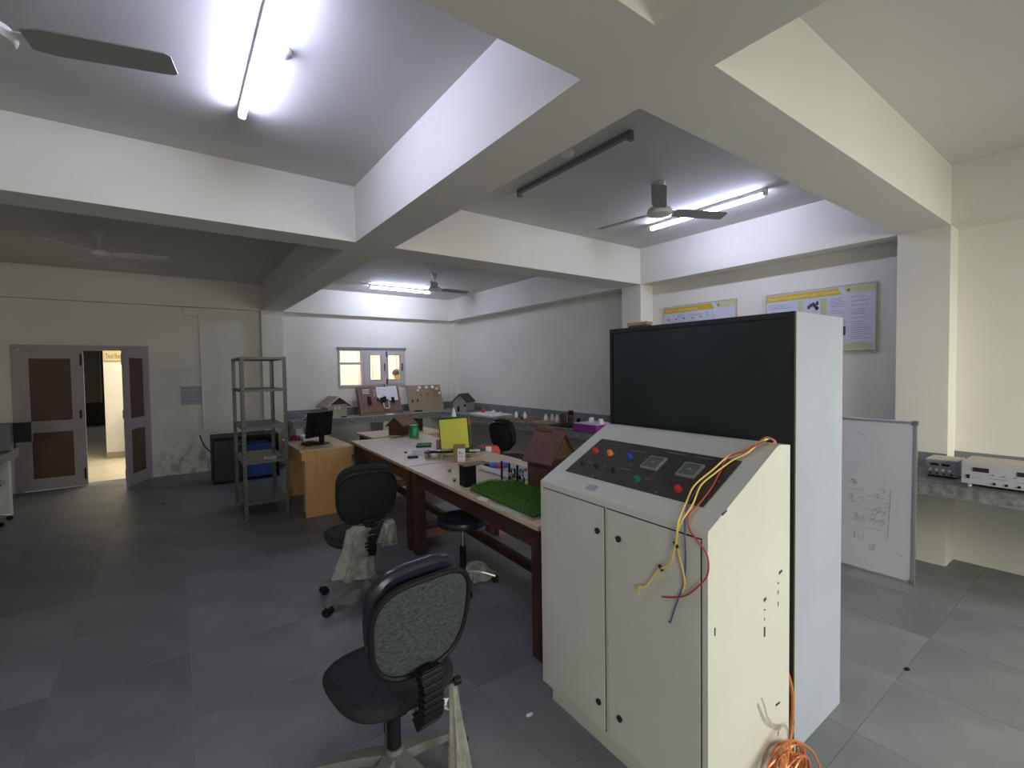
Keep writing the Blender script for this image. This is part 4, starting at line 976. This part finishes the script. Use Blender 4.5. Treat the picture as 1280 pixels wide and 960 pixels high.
# ================================================================== CHAIRS
def chair_parts(t, seatm, backm, shellm, basem, a0=1.15):
    for k in range(5):
        a = 2 * PI * k / 5 + a0; R = Matrix.Rotation(a, 4, 'Z'); b = bmn()
        P = [(.03, .115, .036, .030), (.12, .107, .031, .026), (.22, .088, .026, .02), (.305, .070, .022, .014)]
        prev = None
        for x, z, w_, h_ in P:
            cur = [b.verts.new(R @ Vector((x, sy * w_, z + sz * h_))) for sy, sz in ((-1, -.6), (1, -.6), (.75, .6), (-.75, .6))]
            if prev:
                for i in range(4): b.faces.new((prev[i], prev[(i + 1) % 4], cur[(i + 1) % 4], cur[i]))
            else: b.faces.new(cur)
            prev = cur
        b.faces.new(prev)
        arm = obj('base_arm', b, basem, t, smooth=True)
        b = bmn(); c = R @ Vector((.285, 0, 0)); ax = Matrix.Rotation(a + .9 * k, 4, 'Z') @ Vector((0, 1, 0))
        for s in (-1, 1):
            p = c + ax * (s * .020) + Vector((0, 0, .027)); rod(b, p - ax * .009, p + ax * .009, .027, n=16)
        rod(b, c + Vector((0, 0, .03)), c + Vector((0, 0, .062)), .010); box(b, c.x - .018, c.x + .018, c.y - .018, c.y + .018, .036, .058, bev=.004)
        obj('caster', b, 'dark', arm, smooth=True)
    obj('hub', rod(bmn(), (0, 0, .075), (0, 0, .15), .042, .034, 20), basem, t, smooth=True)
    obj('gas_column', rod(rod(bmn(), (0, 0, .15), (0, 0, .28), .027), (0, 0, .28), (0, 0, .40), .016), 'dark', t, smooth=True)
    obj('seat_plate', B(-.08, .08, -.15, .09, .37, .40, bev=.004), 'dark', t)
def task_chair(label, seatm='blackfab', backm='blackfab', basem='greyplas', shell='blackfab', cushion=None, BZ=.77, SZ=.45):
    t = thing('task_chair', label, 'chair')
    chair_parts(t, seatm, backm, shell, basem)
    b = bmn(); pad(b, .45, .45, .055, Matrix.Translation((0, .03, SZ)) @ Matrix.Rotation(-PI / 2, 4, 'X'), ex=3.0, edge=.03, bulge=.012)
    for v in b.verts:   # waterfall front
        y = v.co.y
        if y > .12: v.co.z -= (y - .12) ** 2 * 1.0
    obj('seat', b, seatm, t, smooth=True)
    # backrest, leaning back
    BM = Matrix.Translation((0, -.235, BZ)) @ Matrix.Rotation(math.radians(9), 4, 'X')
    b = bmn(); pad(b, .375, .375, .045, BM @ Matrix.Translation((0, .052, .02)), ex=3.0, edge=.022, bulge=.008, bend=.55, taper=.06)
    obj('backrest_cushion', b, cushion or backm, t, smooth=True)
    b = bmn(); rim = pad(b, .38, .35, .022, BM @ Matrix.Translation((0, -.005, 0)), ex=2.9, edge=.010, bulge=.006, bend=.55, taper=.06)
    sh = obj('backrest_shell', b, shell, t, smooth=True)
    b = bmn(); off = BM.to_3x3() @ Vector((0, -.010, 0)); tube(b, [p + off for p in rim] + [rim[0] + off], .011, 8, 1); obj('piping', b, 'dark', sh, smooth=True)
    # ribbed bellows on the support bar
    P = crom([(0, -.11, .385), (0, -.20, .37), (0, -.262, .41), (0, -.272, .50), (0, -.266, BZ - .165)], 6)
    b = bmn(); tube(b, P, .012, 8, 0); bar = obj('support_bar', b, 'dark', t, smooth=True)
    b = bmn(); n = 11; Q = crom([(0, -.235, .385), (0, -.272, .43), (0, -.278, .50), (0, -.27, BZ - .155)], 8)
    for i in range(n):
        f = i / (n - 1) * (len(Q) - 1.001); j = int(f); p = Q[j].lerp(Q[j + 1], f - j); d = (Q[j + 1] - Q[j]).normalized(); ang_ = math.atan2(d.y, d.z)
        Rm = Matrix.Translation(p) @ Matrix.Rotation(-ang_, 4, 'X'); wd = .040 if i < n - 2 else .044
        box(b, -wd, wd, -.022, .022, -.0085, .0085, bev=.005, mtx=Rm); box(b, -wd * .85, wd * .85, -.017, .017, -.014, .014, mtx=Rm)
    obj('bellows', b, 'dark', bar, smooth=False)
    b = bmn(); rod(b, (.04, -.12, .40), (.19, -.16, .40), .005); rod(b, (.175, -.158, .40), (.20, -.163, .40), .016); obj('adjuster_knob', b, 'dark', t, smooth=True)
    return t
def wrapcone(c0, c1, r0, r1, seed, squash=1., n=40, m=14, fold=.18, cl=None):
    """crumpled open bag between two centres"""
    b = bmn(); rings = []; c0 = Vector(c0); c1 = Vector(c1); s = Vector((seed * 3.1, seed * 1.7, 0))
    for j in range(m + 1):
        t = j / m; c = c0.lerp(c1, t); r = r0 + (r1 - r0) * t; row = []
        if j == 0: r *= .55
        for i in range(n):
            a = 2 * PI * i / n; f = 1 + fold * noise.noise(Vector((math.cos(a) * 2.2, math.sin(a) * 2.2, t * 1.3)) + s) + fold * .6 * math.sin(a * 7 + 3 * t + seed) * (.3 + t)
            row.append(b.verts.new((c.x + r * f * math.cos(a), c.y + r * f * math.sin(a) * squash, c.z + .03 * t * noise.noise(Vector((a, seed, 1))))))
        rings.append(row)
    for p, q in zip(rings, rings[1:]):
        for i in range(n): b.faces.new((p[i], p[(i + 1) % n], q[(i + 1) % n], q[i]))
    return b
ca = task_chair('grey woven task chair nearest the camera with a plastic wrapped stem', 'seatfab', 'greyfab', 'greyplas', 'greyfab', 'leather', .73, .425)
C1P = Vector((.648, 1.70, 0)); place(ca, C1P, math.radians(6)); ca['group'] = 'wheeled task chairs'
b = wrapcone((.175, -.15, .40), (.185, -.175, .02), .016, .042, 3, fold=.3)
obj('plastic_wrap', b, 'wrap', ca, smooth=True)
b = wrapcone((-.02, -.13, .40), (.10, -.17, .355), .05, .04, 5, fold=.3, m=6); obj('plastic_wrap', b, 'wrapc', ca, smooth=True)
cb = task_chair('black task chair draped with translucent plastic at the table corner')
place(cb, (1.03, 3.275, 0), math.radians(-4)); cb['group'] = 'wheeled task chairs'
b = wrapcone((-.06, -.27, .60), (-.09, -.22, .25), .07, .115, 1, squash=.6, fold=.28); obj('plastic_wrap', b, 'wrap', cb, smooth=True)
b = wrapcone((.14, -.26, .60), (.12, -.25, .44), .03, .065, 2, squash=.7, fold=.3, m=8); obj('plastic_wrap', b, 'wrap', cb, smooth=True)
cf = task_chair('black task chair on the far side of the tables, only its back showing')
place(cf, (3.50, 4.78, 0), math.radians(-80)); cf['group'] = 'wheeled task chairs'
q = at(611, 564, 'z', .70)
rb = thing('red_bag', 'red and white bag hanging behind the far black chair', 'bag', (q.x, q.y, 0))
b = bmn(); pad(b, .26, .30, .05, Matrix.Translation((0, 0, .62)) @ Matrix.Rotation(math.radians(-35), 4, 'Z'), ex=4, edge=.02, bulge=.02); obj('bag_body', b, 'red', rb, smooth=True)
b = bmn(); box(b, -.03, .03, -.05, -.046, .48, .76, mtx=Matrix.Rotation(math.radians(-35), 4, 'Z')); obj('white_stripe', b, 'white', rb)
b = bmn(); box(b, -.2, .2, -.2, .2, .43, .47, bev=.01); 
for x in (-.17, .17):
    for y in (-.17, .17): rod(b, (x, y, 0), (x, y, .43), .012)
st = thing('plain_stool', 'low dark stool that carries the red bag behind the table', 'stool', (q.x, q.y, 0)); obj('stool_body', b, 'dark', st)
M['satin'] = mat('satin_chrome', (.5, .5, .52), .42, .9)
def round_stool(label, loc, wrapped=True, basem='satin', seat_h=.50, r=.19):
    t = thing('round_stool', label, 'stool', loc, 0, 'round black stools')
    obj('seat', lathe(bmn(), [(r * .9, seat_h - .055), (r, seat_h - .045), (r * 1.02, seat_h - .02), (r * .97, seat_h), (r * .6, seat_h + .008), (.001, seat_h + .01)], n=32), 'leather', t, smooth=True)
    obj('column', rod(bmn(), (0, 0, .28), (0, 0, seat_h - .05), .014), 'chrome', t, smooth=True)
    obj('column_sleeve', rod(bmn(), (0, 0, .06), (0, 0, .28), .024), 'dark', t, smooth=True)
    for k in range(5):
        a = 2 * PI * k / 5 + .6; c, s = math.cos(a), math.sin(a)
        lg = obj('base_arm', tube(bmn(), [(.02 * c, .02 * s, .085), (.13 * c, .13 * s, .08), (.24 * c, .24 * s, .05)], .014, 8), basem, t, smooth=True)
        obj('caster', rod(bmn(), (.24 * c - .012 * s, .24 * s + .012 * c, .025), (.24 * c + .012 * s, .24 * s - .012 * c, .025), .025), 'dark', lg, smooth=True)
    if wrapped: obj('plastic_wrap', wrapcone((.05, -.04, .16), (.12, -.06, .03), .05, .12, 8, squash=.5, fold=.3, m=6), 'wrapc', t, smooth=True)
    return t
round_stool('round black stool on a chrome stem beneath the near work table', (1.72, 3.02, 0))
round_stool('round stool with plastic wrapped chrome base beyond the near work table', (2.85, 3.05, 0), True, 'satin', .44)
round_stool('black round stool cut by the left edge beside the white pier', (-1.72, 7.32, 0), False, 'satin', .46, .18)

# ================================================================== PERSON beyond the window
def person():
    t = thing('person', 'person with short dark hair and pink top beyond the back window', 'person', (4.00, 9.85, 0), math.radians(200))
    me = bpy.data.meshes.new('body'); bm = bmn()
    J = {'pel': (0, 0, .92, .13, .10), 'waist': (0, 0, 1.05, .125, .09), 'chest': (0, .0, 1.22, .15, .10), 'neck0': (0, 0, 1.34, .07, .06), 'neck': (0, .01, 1.40, .05, .05), 'head0': (0, .02, 1.46, .068, .075), 'head': (0, .025, 1.53, .078, .09), 'top': (0, .02, 1.60, .05, .06),
         'shL': (-.17, 0, 1.29, .055, .055), 'elL': (-.21, .03, 1.04, .042, .042), 'wrL': (-.18, .16, .86, .03, .03), 'haL': (-.17, .22, .80, .035, .02),
         'shR': (.17, 0, 1.29, .055, .055), 'elR': (.21, .03, 1.04, .042, .042), 'wrR': (.18, .16, .86, .03, .03), 'haR': (.17, .22, .80, .035, .02),
         'hpL': (-.09, 0, .86, .09, .09), 'knL': (-.10, .03, .48, .058, .058), 'anL': (-.10, -.01, .09, .04, .04), 'toL': (-.10, .14, .04, .035, .03),
         'hpR': (.09, 0, .86, .09, .09), 'knR': (.10, .03, .48, .058, .058), 'anR': (.10, -.01, .09, .04, .04), 'toR': (.10, .14, .04, .035, .03)}
    E = [('pel', 'waist'), ('waist', 'chest'), ('chest', 'neck0'), ('neck0', 'neck'), ('neck', 'head0'), ('head0', 'head'), ('head', 'top'), ('chest', 'shL'), ('shL', 'elL'), ('elL', 'wrL'), ('wrL', 'haL'), ('chest', 'shR'), ('shR', 'elR'), ('elR', 'wrR'), ('wrR', 'haR'),
         ('pel', 'hpL'), ('hpL', 'knL'), ('knL', 'anL'), ('anL', 'toL'), ('pel', 'hpR'), ('hpR', 'knR'), ('knR', 'anR'), ('anR', 'toR')]
    ks = list(J); me.from_pydata([J[k][:3] for k in ks], [(ks.index(a), ks.index(b_)) for a, b_ in E], [])
    o = bpy.data.objects.new('tmp', me); COL.objects.link(o)
    sk = o.modifiers.new('s', 'SKIN'); sd = o.modifiers.new('d', 'SUBSURF'); sd.levels = 2
    if not me.skin_vertices: me.attributes  # created with the modifier
    for i, k in enumerate(ks):
        me.skin_vertices[0].data[i].radius = J[k][3:]; me.skin_vertices[0].data[i].use_root = (k == 'pel')
    ev = o.evaluated_get(bpy.context.evaluated_depsgraph_get()); m2 = bpy.data.meshes.new_from_object(ev); bpy.data.objects.remove(o)
    m2.materials.clear(); 
    for n_ in ('skin', 'shirt', 'trous'): m2.materials.append(M[n_])
    for p in m2.polygons:
        z = p.center.z; p.use_smooth = True; arm = abs(p.center.x) > .15
        p.material_index = 0 if z > 1.36 or (arm and z < 1.02 and z > .7) else (1 if z > .90 else 2)
    bo = bpy.data.objects.new('body', m2); COL.objects.link(bo); bo.parent = t
    b = bmn(); lathe(b, [(.074, -.02), (.090, .02), (.088, .06), (.062, .10), (.02, .118), (.001, .12)], (0, .008, 1.52), 20, 1, 1.12)
    obj('hair', b, 'hair', t, smooth=True)
    b = bmn(); lathe(b, [(.001, 0), (.012, .008), (.008, .03), (.001, .035)], (0, .118, 1.49), 8); obj('nose', b, 'skin', t, smooth=True)
    for s in (-1, 1):
        b = bmn(); lathe(b, [(.001, -.022), (.012, -.01), (.014, .01), (.001, .024)], (s * .082, .02, 1.51), 8, .6, 1); obj('ear', b, 'skin', t, smooth=True)
        b = bmn(); lathe(b, [(.001, -.006), (.008, 0), (.001, .006)], (s * .03, .108, 1.525), 8); obj('eye', b, 'hair', t, smooth=True)
        for f in range(5):
            x0 = s * (.175 + (f - 2) * .014 * (1 if f else 1)); rr = .008; ln = (.04, .065, .072, .066, .05)[f]
            p = Vector((x0, .245, .79)); obj('finger', tube(bmn(), [p - Vector((0, .03, -.01)), p + Vector((0, ln * .5, -.01)), p + Vector((0, ln * .8, -.035))], rr, 6), 'skin', t, smooth=True)
    b = bmn(); box(b, -.022, .022, .106, .112, 1.455, 1.462); obj('mouth', b, 'maroon', t)
    return t
person()
# small debris on the floor
for i, (u, v) in enumerate(((205, 630), (1134, 837), (662, 894))):
    q = at(u, v, 'z', 0); b = bmn(); lathe(b, [(.012, 0), (.014, .004), (.004, .008)], (q.x, q.y, 0), 8, 1.4, .8)
    tag(obj('floor_scrap', b, 'white' if i == 2 else 'dark', smooth=True), ('small dark scrap on the floor in front of the door', 'small dark scrap on the floor right of the tall cupboard', 'tiny white scrap on the floor left of the cream cabinet')[i], 'scrap')
